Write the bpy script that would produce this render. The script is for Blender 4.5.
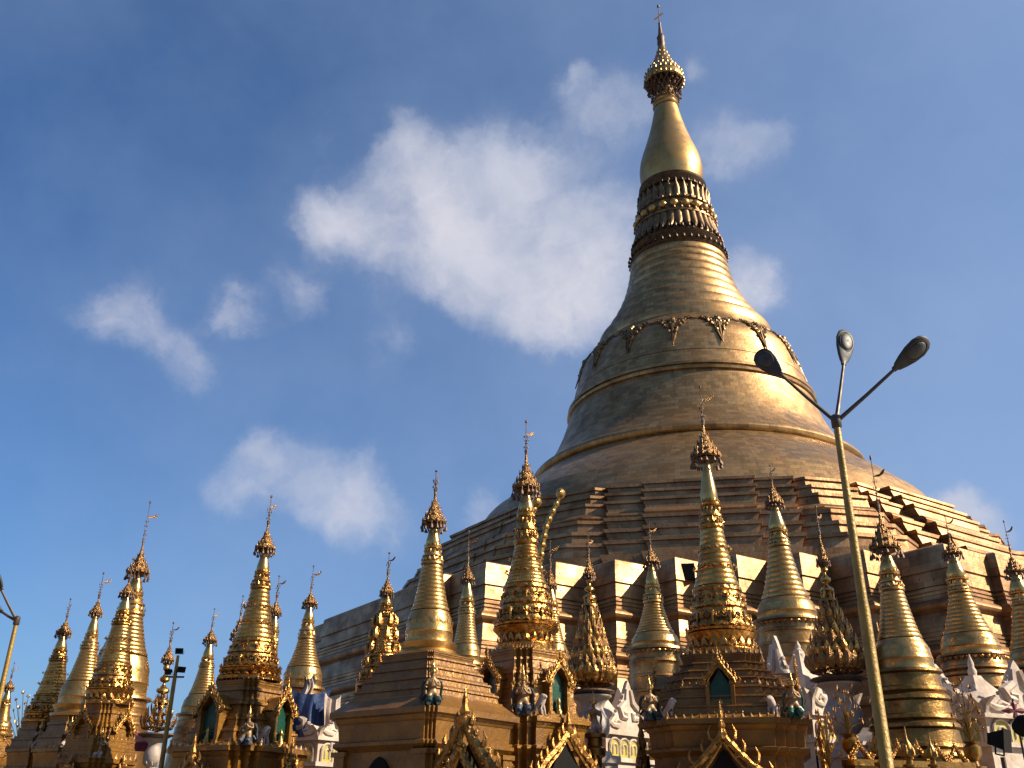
import bpy, bmesh, math, random
from mathutils import Vector, Matrix
rnd = random.Random(7)
PI = math.pi
R = math.radians
S = bpy.context.scene
for o in list(bpy.data.objects): bpy.data.objects.remove(o)

# ------------------------------------------------------------------ camera
EYE = Vector((0, 0, 1.6))
PITCH = R(25.0); ROLL = R(0.51)
fw = Vector((0, math.cos(PITCH), math.sin(PITCH)))
u0 = Vector((0, -math.sin(PITCH), math.cos(PITCH)))
r0 = Vector((1, 0, 0))
rt = r0*math.cos(ROLL) + u0*math.sin(ROLL)
up = u0*math.cos(ROLL) - r0*math.sin(ROLL)
cd = bpy.data.cameras.new('camera')
cam = bpy.data.objects.new('camera', cd)
S.collection.objects.link(cam)
cam.matrix_world = Matrix(((rt.x, up.x, -fw.x, EYE.x), (rt.y, up.y, -fw.y, EYE.y), (rt.z, up.z, -fw.z, EYE.z), (0, 0, 0, 1)))
cd.sensor_width = 36; cd.lens = 36*950/1024
cd.clip_start = .1; cd.clip_end = 6000
S.camera = cam
S.render.resolution_x = 1024; S.render.resolution_y = 768

# ------------------------------------------------------------------ light
SUN_EL = R(34); SUN_AZ = R(102)       # compass-like: 0 = +Y (view direction), 90 = +X
sd = Vector((math.sin(SUN_AZ)*math.cos(SUN_EL), math.cos(SUN_AZ)*math.cos(SUN_EL), math.sin(SUN_EL)))
sl = bpy.data.lights.new('sun', 'SUN'); sl.energy = 5.0; sl.angle = R(.55); sl.color = (1, .86, .66)
so = bpy.data.objects.new('sun', sl); S.collection.objects.link(so)
so.rotation_euler = sd.to_track_quat('Z', 'Y').to_euler()
S.view_settings.view_transform = 'Standard'; S.view_settings.look = 'None'
S.view_settings.exposure = 1.0; S.view_settings.gamma = 1

W = bpy.data.worlds.new('World'); S.world = W; W.use_nodes = True
nt = W.node_tree; nt.nodes.clear()
def N(nt, t, **k):
    n = nt.nodes.new(t)
    for a, b in k.items():
        if a == 'i':
            for q, v in b.items():
                if isinstance(v, bpy.types.NodeSocket): nt.links.new(v, n.inputs[q])
                else: n.inputs[q].default_value = v
        else: setattr(n, a, b)
    return n
sky = N(nt, 'ShaderNodeTexSky', sky_type='NISHITA', sun_disc=False, sun_elevation=SUN_EL, sun_rotation=SUN_AZ,
        altitude=0, air_density=1.0, dust_density=1.5, ozone_density=3.5)
tc = N(nt, 'ShaderNodeTexCoord')
# wispy distortion of the view direction, so that the cloud puffs get torn edges
n1 = N(nt, 'ShaderNodeTexNoise', i={'Vector': tc.outputs['Generated'], 'Scale': 5.5, 'Detail': 9.0, 'Roughness': .62})
n1s = N(nt, 'ShaderNodeVectorMath', operation='SUBTRACT', i={0: n1.outputs['Color'], 1: (.5, .5, .5)})
n1m = N(nt, 'ShaderNodeVectorMath', operation='SCALE', i={0: n1s.outputs[0], 'Scale': .12})
dd = N(nt, 'ShaderNodeVectorMath', operation='ADD', i={0: tc.outputs['Generated'], 1: n1m.outputs[0]})
def dir_of(az, el):
    return (math.sin(R(az))*math.cos(R(el)), math.cos(R(az))*math.cos(R(el)), math.sin(R(el)))
# cloud puffs: azimuth, elevation, angular radius (all degrees), strength
PUFFS = [
    (-5.8, 31.7, 2.7, 0.50),
    (-3.0, 30.0, 2.7, 0.50),
    (6.7, 29.9, 2.7, 0.80),
    (1.2, 28.9, 2.7, 0.60),
    (-13.1, 34.3, 2.3, 0.60),
    (-10.2, 37.2, 2.0, 0.60),
    (9.5, 35.7, 1.7, 0.50),
    (-8.1, 38.5, 2.4, 0.90),
    (-5.0, 36.1, 4.4, 1.00),
    (0.5, 37.1, 3.6, 1.00),
    (5.5, 35.0, 3.8, 1.00),
    (-1.6, 32.7, 4.5, 1.00),
    (2.6, 30.6, 4.2, 1.00),
    (-11.7, 34.7, 3.5, 0.80),
    (-9.0, 32.3, 2.9, 0.70),
    (3.2, 27.9, 2.4, 0.70),
    (7.9, 32.8, 2.9, 0.80),
    (4.3, 42.7, 1.2, 0.60),
    (5.8, 40.7, 3.1, 0.50),
    (9.9, 40.7, 2.5, 0.45),
    (14.2, 42.2, 1.1, 0.40),
    (16.5, 37.8, 2.8, 0.55),
    (19.1, 38.2, 1.6, 0.40),
    (16.3, 30.9, 2.7, 0.85),
    (17.3, 29.0, 2.0, 0.60),
    (-15.4, 19.3, 2.3, 0.85),
    (-11.3, 18.2, 3.6, 0.75),
    (-8.4, 16.6, 2.8, 0.65),
    (-9.2, 19.2, 2.1, 0.50),
    (-16.6, 17.2, 2.8, 0.50),
    (-24.7, 26.7, 2.6, 0.60),
    (-21.1, 25.3, 2.3, 0.50),
    (-26.2, 25.8, 1.9, 0.40),
    (-14.8, 29.7, 2.4, 0.55),
    (-18.2, 28.1, 2.0, 0.40),
    (-8.2, 27.0, 2.7, 0.35),
    (-1.9, 18.0, 2.1, 0.40),
    (26.9, 15.3, 2.1, 0.95),
    (25.7, 16.3, 1.7, 0.80),
    (28.3, 13.8, 1.2, 0.50),
    (-18.5, 28.0, 1.4, 0.30),
    (-14.4, 38.4, 2.0, 0.30),
]
acc = None
for az, el, rad, st in PUFFS:
    ds = N(nt, 'ShaderNodeVectorMath', operation='DISTANCE', i={0: dd.outputs[0], 1: dir_of(az, el)})
    mr = N(nt, 'ShaderNodeMapRange', interpolation_type='SMOOTHSTEP',
           i={'Value': ds.outputs['Value'], 'From Min': 0.0, 'From Max': R(rad)*1.35, 'To Min': st, 'To Max': 0.0})
    if acc is None: acc = mr.outputs[0]
    else:
        # soft union  a+b-ab
        inv = N(nt, 'ShaderNodeMath', operation='SUBTRACT', i={0: 1.0, 1: acc})
        ml = N(nt, 'ShaderNodeMath', operation='MULTIPLY_ADD', i={0: inv.outputs[0], 1: mr.outputs[0], 2: acc})
        acc = ml.outputs[0]
n2 = N(nt, 'ShaderNodeTexNoise', i={'Vector': dd.outputs[0], 'Scale': 11.0, 'Detail': 10.0, 'Roughness': .6})
n2a = N(nt, 'ShaderNodeMath', operation='SUBTRACT', i={0: n2.outputs['Fac'], 1: .5})
n2b = N(nt, 'ShaderNodeMath', operation='MULTIPLY_ADD', i={0: n2a.outputs[0], 1: 1.45, 2: acc})
n2c = N(nt, 'ShaderNodeMapRange', interpolation_type='SMOOTHSTEP', i={'Value': n2b.outputs[0], 'From Min': .04, 'From Max': 1.2, 'To Max': .92})
gate = N(nt, 'ShaderNodeMapRange', i={'Value': acc, 'From Min': 0.0, 'From Max': .35})
cm = N(nt, 'ShaderNodeMath', operation='MULTIPLY', use_clamp=True, i={0: n2c.outputs[0], 1: gate.outputs[0]})
n3 = N(nt, 'ShaderNodeTexNoise', i={'Vector': dd.outputs[0], 'Scale': 5.0, 'Detail': 5.0, 'Roughness': .5})
cc = N(nt, 'ShaderNodeValToRGB', i={'Fac': n3.outputs['Fac']})
cc.color_ramp.elements[0].position = .35; cc.color_ramp.elements[0].color = (4.6, 5.0, 6.2, 1)
cc.color_ramp.elements[1].position = .65; cc.color_ramp.elements[1].color = (6.6, 6.5, 7.1, 1)
tint = N(nt, 'ShaderNodeMixRGB', blend_type='MULTIPLY', i={'Fac': 1.0, 'Color1': sky.outputs[0], 'Color2': (.66, .95, 1.24, 1)})
# a thin milky veil, denser low in the sky
veil_n = N(nt, 'ShaderNodeTexNoise', i={'Vector': tc.outputs['Generated'], 'Scale': 2.5, 'Detail': 6.0, 'Roughness': .6})
veil_m = N(nt, 'ShaderNodeMapRange', i={'Value': veil_n.outputs['Fac'], 'From Min': .35, 'From Max': .75, 'To Min': 0.0, 'To Max': .24})
# haze thickens towards the sun's side of the sky
sdot = N(nt, 'ShaderNodeVectorMath', operation='DOT_PRODUCT', i={0: tc.outputs['Generated'], 1: (sd.x, .25, -.25)})
smap = N(nt, 'ShaderNodeMapRange', interpolation_type='SMOOTHSTEP', i={'Value': sdot.outputs['Value'], 'From Min': -.35, 'From Max': .75, 'To Min': 0.0, 'To Max': .42})
vsum = N(nt, 'ShaderNodeMath', operation='ADD', use_clamp=True, i={0: veil_m.outputs[0], 1: smap.outputs[0]})
vm = N(nt, 'ShaderNodeMixRGB', i={'Fac': vsum.outputs[0], 'Color1': tint.outputs[0], 'Color2': (3.9, 5.0, 7.0, 1)})
mx = N(nt, 'ShaderNodeMixRGB', i={'Fac': cm.outputs[0], 'Color1': vm.outputs[0], 'Color2': cc.outputs[0]})
bg = N(nt, 'ShaderNodeBackground', i={'Color': mx.outputs[0], 'Strength': .056})
ow = N(nt, 'ShaderNodeOutputWorld', i={'Surface': bg.outputs[0]})
SKY_STRENGTH = bg.inputs['Strength']

# ------------------------------------------------------------------ materials
def mat(name, col, rough=.5, metal=0., col2=None, nscale=3., bump=0., bscale=20., spots=None, brick=None, spec=.5, vor=0., streak=0.):
    """procedural surface: base colour drifting to col2, bump, optional laid plates (uv bricks), optional dark spots"""
    m = bpy.data.materials.new(name); m.use_nodes = True
    t = m.node_tree; b = t.nodes['Principled BSDF']
    b.inputs['Roughness'].default_value = rough; b.inputs['Metallic'].default_value = metal
    b.inputs['Specular IOR Level'].default_value = spec
    tc = N(t, 'ShaderNodeTexCoord'); ob = tc.outputs['Object']
    no = N(t, 'ShaderNodeTexNoise', i={'Vector': ob, 'Scale': nscale, 'Detail': 8.0, 'Roughness': .62})
    rp = N(t, 'ShaderNodeMapRange', i={'Value': no.outputs['Fac'], 'From Min': .32, 'From Max': .68})
    c2 = col2 or tuple(c*.7 for c in col)
    mx = N(t, 'ShaderNodeMixRGB', i={'Fac': rp.outputs[0], 'Color1': (*col, 1), 'Color2': (*c2, 1)})
    out = mx.outputs[0]
    rr = N(t, 'ShaderNodeMapRange', i={'Value': no.outputs['Fac'], 'From Min': .3, 'From Max': .7, 'To Min': max(.03, rough-.1), 'To Max': min(1, rough+.14)})
    t.links.new(rr.outputs[0], b.inputs['Roughness'])
    hs = []
    if brick:
        bw, bh, dark, jit = brick
        br = N(t, 'ShaderNodeTexBrick', i={'Vector': tc.outputs['UV'], 'Scale': 1.0, 'Brick Width': bw, 'Row Height': bh, 'Mortar Size': .012,
               'Mortar Smooth': .4, 'Bias': 0.0, 'Color1': (1-jit, 1-jit, 1-jit, 1), 'Color2': (1, 1, 1, 1), 'Mortar': (dark, dark*.85, dark*.7, 1)})
        mb = N(t, 'ShaderNodeMixRGB', blend_type='MULTIPLY', i={'Fac': 1.0, 'Color1': out, 'Color2': br.outputs['Color']})
        out = mb.outputs[0]
        hs.append((br.outputs['Fac'], -.12))
    if streak:
        mp = N(t, 'ShaderNodeMapping', i={'Vector': tc.outputs['UV'], 'Scale': (1.2, .12, 1)})
        sn = N(t, 'ShaderNodeTexNoise', i={'Vector': mp.outputs[0], 'Scale': 1.5, 'Detail': 7.0, 'Roughness': .7})
        sr = N(t, 'ShaderNodeMapRange', i={'Value': sn.outputs['Fac'], 'From Min': .52, 'From Max': .75, 'To Min': 0.0, 'To Max': streak})
        ms = N(t, 'ShaderNodeMixRGB', i={'Fac': sr.outputs[0], 'Color1': out, 'Color2': (.16, .09, .05, 1)})
        out = ms.outputs[0]
    if spots:
        vs = N(t, 'ShaderNodeTexVoronoi', i={'Vector': ob, 'Scale': spots})
        sr = N(t, 'ShaderNodeMapRange', i={'Value': vs.outputs['Distance'], 'From Min': .06, 'From Max': .12, 'To Min': 1.0, 'To Max': 0.0})
        gn = N(t, 'ShaderNodeTexNoise', i={'Vector': ob, 'Scale': .35, 'Detail': 2.0})
        gr = N(t, 'ShaderNodeMapRange', i={'Value': gn.outputs['Fac'], 'From Min': .5, 'From Max': .56})
        gm = N(t, 'ShaderNodeMath', operation='MULTIPLY', i={0: sr.outputs[0], 1: gr.outputs[0]})
        ms = N(t, 'ShaderNodeMixRGB', i={'Fac': gm.outputs[0], 'Color1': out, 'Color2': (.03, .02, .015, 1)})
        out = ms.outputs[0]
    t.links.new(out, b.inputs['Base Color'])
    last = None
    if bump:
        bn = N(t, 'ShaderNodeTexNoise', i={'Vector': ob, 'Scale': bscale, 'Detail': 5.0, 'Roughness': .6})
        hs.append((bn.outputs['Fac'], bump))
    if vor:
        vo = N(t, 'ShaderNodeTexVoronoi', feature='SMOOTH_F1', i={'Vector': ob, 'Scale': vor})
        hs.append((vo.outputs['Distance'], 1.6))
    for h, s in hs:
        bp = N(t, 'ShaderNodeBump', invert=s < 0, i={'Height': h, 'Strength': min(1, abs(s)), 'Distance': .05 if not vor else .03})
        if last: t.links.new(last, bp.inputs['Normal'])
        last = bp.outputs[0]
    if last: t.links.new(last, b.inputs['Normal'])
    return m

M_BODY = mat('gilded_plates', (.54, .33, .14), .40, .84, (.29, .165, .065), .5, .45, 2.6, brick=(.9, .42, .35, .4), streak=.7)
M_TERR = mat('gilded_terrace_plates', (.50, .285, .13), .46, .86, (.22, .11, .05), .6, .5, 3.5, spots=1.5, brick=(1.3, .62, .4, .35), streak=.75)
M_LOTUS = mat('gilded_lotus', (.27, .16, .065), .42, .8, (.09, .05, .025), 1.2, .5, 3)
M_RING = mat('dark_gilt_ring', (.11, .065, .035), .5, .7, (.04, .025, .018), 1.5, .5, 6)
M_BUD = mat('gilded_bud', (.50, .30, .105), .36, .85, (.34, .19, .06), .8, .15, 3, spots=1.2)
M_GOLD = mat('gold_leaf', (.58, .34, .10), .26, .93, (.25, .12, .03), 2.2, .35, 9)
M_PALE = mat('pale_gold_leaf', (.54, .315, .105), .30, .90, (.31, .165, .05), 1.4, .3, 7)
M_ORN = mat('chased_gold', (.56, .29, .075), .26, .93, (.15, .065, .018), 7, .6, 14, vor=9)
M_BUDS = mat('polished_gold', (.62, .37, .12), .22, .95, (.46, .25, .07), 3, .1, 8)
M_OLD = mat('old_gold', (.34, .19, .045), .33, .82, (.13, .065, .018), 3, .4, 7)
M_PED = mat('gold_paint', (.29, .135, .018), .33, .35, (.12, .05, .007), 2.2, .5, 9, spots=5, streak=.7)
M_PED2 = mat('brown_gold_paint', (.25, .115, .018), .36, .35, (.12, .052, .009), 2.0, .45, 8, spots=5, streak=.7)
M_SCR = mat('scrollwork_gilt', (.50, .26, .065), .32, .85, (.14, .055, .015), 9, .8, 16, vor=7)
M_HTI = mat('gilt_umbrella', (.34, .18, .06), .33, .85, (.09, .045, .02), 9, .8, 25)
M_DARK = mat('dark_filigree', (.07, .045, .04), .5, .6, (.16, .10, .06), 8, .5, 20)
M_IRON = mat('dark_iron', (.045, .04, .04), .5, .6, (.10, .07, .05), 6)
M_WHITE = mat('white_stucco', (.56, .46, .37), .75, 0, (.33, .25, .19), 1.6, .5, 9)
M_VASE = mat('white_glaze', (.36, .30, .25), .5, 0, (.25, .20, .17), 2.5, .2, 9)
M_GREEN = mat('green_glass_mosaic', (.006, .06, .032), .3, .1, (.003, .03, .022), 5, .2, 30)
M_TEAL = mat('teal_robe', (.006, .035, .028), .45, .1, (.012, .015, .015), 9, .3, 20)
M_BLUE = mat('blue_robe', (.015, .035, .07), .45, .1, (.07, .055, .04), 9, .3, 20)
M_SKIN = mat('gilded_statue_skin', (.30, .18, .07), .45, .3, (.16, .09, .04), 6)
M_DRUM = mat('banded_gold_drum', (.44, .24, .085), .34, .88, (.17, .085, .03), 2.0, .35, 6)
M_YEL = mat('yellow_green_paint', (.42, .34, .05), .6, 0, (.24, .22, .04), 4)
M_TARP = mat('blue_tarpaulin', (.014, .04, .13), .45, 0, (.01, .025, .08), 2, .7, 5)
M_CLOTH = mat('pale_cloth', (.42, .35, .30), .85, 0, (.26, .19, .16), 2, .6, 6)
M_POLE = mat('gold_painted_steel', (.32, .20, .035), .42, .25, (.20, .12, .02), 4, .3, 20)
M_LAMP = mat('grey_lamp_housing', (.03, .03, .032), .6, .1, (.02, .02, .02), 6)
M_GLASS = mat('lamp_glass', (.05, .05, .05), .5, 0, (.02, .02, .02), 6)
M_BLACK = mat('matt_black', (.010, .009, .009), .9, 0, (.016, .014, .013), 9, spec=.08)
M_RED = mat('maroon_paint', (.22, .03, .05), .6, 0, (.12, .02, .03), 5)
M_MARBLE = mat('marble_paving', (.26, .22, .17), .4, 0, (.18, .15, .11), .8, .1, 5, brick=(.9, .9, .6, .12))
M_ROOF = mat('red_brown_roof', (.13, .045, .03), .7, 0, (.07, .03, .02), 3, .4, 6)
M_WOOD = mat('dark_teak', (.09, .05, .03), .6, 0, (.05, .028, .018), 3, .4, 6)
M_EARTH = mat('earth', (.16, .13, .07), .9, 0, (.08, .10, .04), .05)

# ------------------------------------------------------------------ mesh helpers
class MB:
    def __init__(s): s.v = []; s.f = []; s.uv = []
    def add(s, vs, fs, uvs=None):
        o = len(s.v); s.v += [tuple(v) for v in vs]
        for k, f in enumerate(fs):
            s.f.append([i+o for i in f]); s.uv.append(uvs[k] if uvs else [(0, 0)]*len(f))
    def rings(s, rings, closed=True, cap0=False, cap1=False, ulen=None):
        """stitch rings of equal vertex count; uv in metres"""
        n = len(rings[0]); vs = [p for r in rings for p in r]; fs = []; uvs = []
        u = [0]
        ref = rings[0] if ulen is None else rings[ulen]
        for i in range(n): u.append(u[-1] + (Vector(ref[(i+1) % n])-Vector(ref[i])).length)
        v = [0]
        for j in range(1, len(rings)): v.append(v[-1] + (Vector(rings[j][0])-Vector(rings[j-1][0])).length)
        m = n if closed else n-1
        for j in range(len(rings)-1):
            for i in range(m):
                k = (i+1) % n
                fs.append([j*n+i, j*n+k, (j+1)*n+k, (j+1)*n+i])
                uvs.append([(u[i], v[j]), (u[i+1], v[j]), (u[i+1], v[j+1]), (u[i], v[j+1])])
        if cap0: fs.append(list(range(n))[::-1]); uvs.append([(0, 0)]*n)
        if cap1: fs.append([(len(rings)-1)*n+i for i in range(n)]); uvs.append([(0, 0)]*n)
        s.add(vs, fs, uvs)
    def lathe(s, prof, seg=24, c=(0, 0, 0), cap=True, ph=0):
        rs = [[(c[0]+r*math.cos(2*PI*k/seg+ph), c[1]+r*math.sin(2*PI*k/seg+ph), c[2]+z) for k in range(seg)] for z, r in prof]
        s.rings(rs, cap0=cap, cap1=cap, ulen=None)
    def box(s, c, h, rz=0, tilt=None):
        cx, cy, cz = c; hx, hy, hz = h; vs = []
        for z in (-hz, hz):
            for x, y in ((-hx, -hy), (hx, -hy), (hx, hy), (-hx, hy)):
                p = Vector((x, y, z))
                if tilt: p = tilt @ p
                p = Matrix.Rotation(rz, 3, 'Z') @ p
                vs.append((cx+p.x, cy+p.y, cz+p.z))
        s.add(vs, [[3, 2, 1, 0], [4, 5, 6, 7], [0, 1, 5, 4], [1, 2, 6, 5], [2, 3, 7, 6], [3, 0, 4, 7]])
    def tube(s, pts, rad, seg=8, cap=True):
        pts = [Vector(p) for p in pts]; n = len(pts)
        rads = rad if isinstance(rad, (list, tuple)) else [rad]*n
        a = None; rs = []
        for i, p in enumerate(pts):
            t = (pts[min(i+1, n-1)]-pts[max(i-1, 0)]).normalized()
            if a is None: a = t.orthogonal().normalized()
            else: a = (a - t*a.dot(t)).normalized()
            b = t.cross(a)
            rs.append([p + (a*math.cos(2*PI*k/seg)+b*math.sin(2*PI*k/seg))*rads[i] for k in range(seg)])
        s.rings(rs, cap0=cap, cap1=cap)
    def ell(s, c, h, seg=10, rg=6, rot=None):
        rs = []
        for j in range(rg+1):
            a = -PI/2 + PI*(.04+.92*j/rg)
            row = []
            for k in range(seg):
                p = Vector((h[0]*math.cos(a)*math.cos(2*PI*k/seg), h[1]*math.cos(a)*math.sin(2*PI*k/seg), h[2]*math.sin(a)))
                if rot: p = rot @ p
                row.append(Vector(c)+p)
            rs.append(row)
        s.rings(rs, cap0=True, cap1=True)
    def plate(s, outl, th, M=None):
        """outline in local x,z, thick along y, placed with matrix M"""
        n = len(outl); M = M or Matrix()
        vs = [M @ Vector((x, -th/2, z)) for x, z in outl] + [M @ Vector((x, th/2, z)) for x, z in outl]
        fs = [list(range(n)), list(range(n, 2*n))[::-1]] + [[(i+1) % n, i, n+i, n+(i+1) % n] for i in range(n)]
        s.add(vs, fs)
    def merge(s, o, M):
        s.add([M @ Vector(v) for v in o.v], o.f, o.uv)
    def build(s, name, m, parent=None, ang=38, smooth=True, kind=None):
        me = bpy.data.meshes.new(name); me.from_pydata(s.v, [], s.f)
        ul = me.uv_layers.new(name='UVMap')
        flat = [c for f in s.uv for p in f for c in p]
        ul.data.foreach_set('uv', flat)
        bm = bmesh.new(); bm.from_mesh(me)
        bmesh.ops.recalc_face_normals(bm, faces=bm.faces)
        if smooth:
            for f in bm.faces: f.smooth = True
            for e in bm.edges:
                if len(e.link_faces) == 2 and e.calc_face_angle(0) > R(ang): e.smooth = False
        bm.to_mesh(me); bm.free()
        me.materials.append(m)
        o = bpy.data.objects.new(name, me); S.collection.objects.link(o)
        if parent: o.parent = parent
        if kind: o['kind'] = kind
        return o
def tag(o, label, cat, group=None):
    o['label'] = label; o['category'] = cat
    if group: o['group'] = group
    return o
def thing(name, label, cat, loc=(0, 0, 0), rz=0, group=None):
    o = bpy.data.objects.new(name, None); S.collection.objects.link(o)
    o.empty_display_size = .3
    o.location = loc; o.rotation_euler = (0, 0, rz)
    return tag(o, label, cat, group)
def copy_tree(o, parent=None):
    c = o.copy(); S.collection.objects.link(c); c.parent = parent
    for ch in [q for q in bpy.data.objects if q.parent == o]: copy_tree(ch, c)
    return c
def Tr(x, y, z, rz=0, sc=1): return Matrix.Translation((x, y, z)) @ Matrix.Rotation(rz, 4, 'Z') @ Matrix.Scale(sc, 4)
def lerp(a, b, t): return a+(b-a)*t
def mitre(poly, d):
    """offset a ccw polygon inwards by d"""
    n = len(poly); out = []
    for i in range(n):
        a, b, c = Vector(poly[i-1]), Vector(poly[i]), Vector(poly[(i+1) % n])
        e1 = (b-a).normalized(); e2 = (c-b).normalized()
        n1 = Vector((-e1.y, e1.x)); n2 = Vector((-e2.y, e2.x))
        m = n1+n2; m = m/max(.2, m.dot(n1))
        out.append((b.x+m.x*d, b.y+m.y*d))
    return out
def subdiv(poly, step):
    out = []
    n = len(poly)
    for i in range(n):
        a, b = poly[i], poly[(i+1) % n]
        k = max(1, int(math.dist(a, b)/step))
        out += [(lerp(a[0], b[0], j/k), lerp(a[1], b[1], j/k)) for j in range(k)]
    return out
# ------------------------------------------------------------------ the ground
g = MB(); g.add([(-3000, -3000, -.02), (3000, -3000, -.02), (3000, 3000, -.02), (-3000, 3000, -.02)], [[0, 1, 2, 3]]); g.build('ground', M_EARTH, kind='structure')
g = MB(); q = 150
g.add([(-q, -60, 0), (q, -60, 0), (q, 240, 0), (-q, 240, 0)], [[0, 1, 2, 3]], [[(0, 0), (300, 0), (300, 300), (0, 300)]]); g.build('pavement', M_MARBLE, kind='structure')

# ------------------------------------------------------------------ the great stupa
D = 93.4; AZ = R(11.52)
CX, CY = D*math.sin(AZ), D*math.cos(AZ)
GR = R(-11)     # its front side faces the viewer
gs = thing('great_stupa', 'huge gilded bell-shaped stupa on stepped terraces, towering over all the small spires', 'stupa', (CX, CY, 0), GR)
def rot45(poly, k):
    a = k*PI/2; return [(x*math.cos(a)-y*math.sin(a), x*math.sin(a)+y*math.cos(a)) for x, y in poly]
# lower plan: straight sides alternating with toothed (redented) diagonal sides; front toothed side faces -Y
A0 = 33.4
SH = -2.6
tooth = 1.9
quart = []
xs = [tooth*k for k in range(-6, 7)]
XC, YC = tooth*7.35, -A0-tooth*.35       # outer corner of the larger last tooth
quart.append((-XC, YC))
for i, x in enumerate(xs): quart.append((x, -A0+tooth if i % 2 == 0 else -A0))
e = Vector((math.cos(PI/4), math.sin(PI/4))); nn = Vector((math.sin(PI/4), -math.cos(PI/4)))
a = Vector((XC, YC)); quart.append((a.x, a.y)); Lf = (-YC-XC)*math.sqrt(2)
for t, o_ in ((4.4, 0), (4.4, .6), (Lf-4.4, .6), (Lf-4.4, 0)):
    p = a + e*t + nn*o_; quart.append((p.x, p.y))
low = []
for k in range(4): low += rot45(quart, k)
def loft(poly, prof, A_ref, mb):
    rs = []
    for z, A in prof:
        pl = mitre(poly, A_ref-A) if abs(A_ref-A) > 1e-6 else poly
        rs.append([(x, y, z) for x, y in pl])
    mb.rings(rs)
def bull(z1, z0, A, amp, n=6):      # half-round band between z1 (top) and z0
    return [(lerp(z0, z1, k/n), A+amp*math.sin(PI*k/n)) for k in range(n+1)]
def grooves(z0, z1, A0_, A1_, n, d=.12):
    out = []
    h = (z1-z0)/n
    for k in range(n):
        a_ = lerp(A0_, A1_, k/n)
        out += [(z0+k*h, a_), (z0+k*h+h*.55, a_), (z0+k*h+h*.6, a_-d), (z0+k*h+h*.98, a_-d)]
    return out
prof = [(6.2, 37.6)] + [(8.0, 37.3), (8.02, 37.55), (8.5, 37.55), (8.55, 37.2)] + [(9.7, 37.0)] + grooves(9.72, 10.4, 37.05, 36.95, 3) \
    + bull(11.3, 10.55, 36.85, .42) + grooves(11.35, 12.05, 36.75, 36.65, 3) + [(12.1, 36.6), (13.1, 36.45)] + bull(13.95, 13.2, 36.4, .38) \
    + grooves(14.0, 14.75, 36.3, 36.2, 3) + [(14.8, 36.2), (15.7, 36.08), (15.72, 36.2), (17.15, 36.02), (17.3, 35.75)]
prof = [(z, A+SH) for z, A in prof]
mb = MB(); loft(low, prof, A0, mb)
# upper surface of the terrace as a ring towards the octagon
top_o = mitre(low, A0-35.75-SH); n_ = len(top_o)
inner = [(x*.84, y*.84) for x, y in top_o]
mb.rings([[(x, y, 17.3) for x, y in top_o], [(x, y, 17.9) for x, y in inner]])
mb.build('lower_terrace', M_TERR, gs, 30)
# octagonal stage with stepped faces
def octo(A, steps, dx=0):
    base = []
    for k in range(8):
        steps_ = [(x, s*(1.4 if k == 1 else .12 if k in (5, 6, 7) else 1)) for x, s in steps]
        dmax = sum(s for _, s in steps_)
        seq = sorted(steps_, key=lambda t: -t[0])
        d = dmax; face = []; hh = (A-.9)*math.tan(PI/8); d0 = .9
        for x, s in seq:
            x += dx
            face.append((-x, -(A-d))); d -= s; face.append((-x, -(A-d)))
        face += [(-x, y) for x, y in face[::-1]]
        face = [(-hh*.80, -(A-d0))] + face + [(hh*.80, -(A-d0))]
        a_ = k*PI/4
        base += [(x*math.cos(a_)-y*math.sin(a_), x*math.sin(a_)+y*math.cos(a_)) for x, y in face]
    return base
oc = octo(31.4, [(4.3, .75), (7.4, .75)])
def stage(z0, A0_, z1, A1_):      # one moulded storey: foot, wall, cornice
    h = z1-z0
    return [(z0, A0_), (z0+.14*h, A0_-.02), (z0+.16*h, A0_-.18), (z0+.5*h, lerp(A0_, A1_, .35)), (z0+.52*h, lerp(A0_, A1_, .35)+.15),
            (z0+.72*h, lerp(A0_, A1_, .5)+.12), (z0+.74*h, lerp(A0_, A1_, .5)), (z0+.88*h, lerp(A0_, A1_, .75)), (z0+.9*h, lerp(A0_, A1_, .72)+.13), (z0+.98*h, lerp(A0_, A1_, .9)+.1), (z0+h, A1_)]
def treads(z0, z1, a0, a1, n, lip=.1, bat=.16):
    out = []
    for k in range(n):
        za, zb = lerp(z0, z1, k/n), lerp(z0, z1, (k+1)/n); aa, ab = lerp(a0, a1, k/n), lerp(a0, a1, (k+1)/n); h = zb-za
        out += [(za+.004, aa), (za+h*.72, aa-bat), (za+h*.74, aa-bat+lip), (zb-.02, aa-bat+lip*.8), (zb, aa-bat)]
    return out
prof = [(17.3, 31.2), (18.3, 31.0), (18.32, 29.9)] + treads(18.6, 21.9, 29.6, 26.8, 3, .12) \
    + bull(22.6, 21.95, 26.6, .3) + treads(22.7, 25.45, 26.3, 23.7, 3, .12) + [(25.47, 23.6), (25.6, 20.5)]
def octloft(prof, steps, mb):
    z0, a0 = prof[0]; z1, a1 = prof[-2]
    rs = []
    for z, A in prof:
        lin = lerp(a0, a1, (z-z0)/(z1-z0))
        rs.append([(x, y, z) for x, y in octo(A, steps, .5*(A-lin))])
    mb.rings(rs)
mb = MB(); octloft(prof, [(3.8, .6), (6.6, .7)], mb); mb.build('octagonal_terrace', M_TERR, gs, 30)

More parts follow.
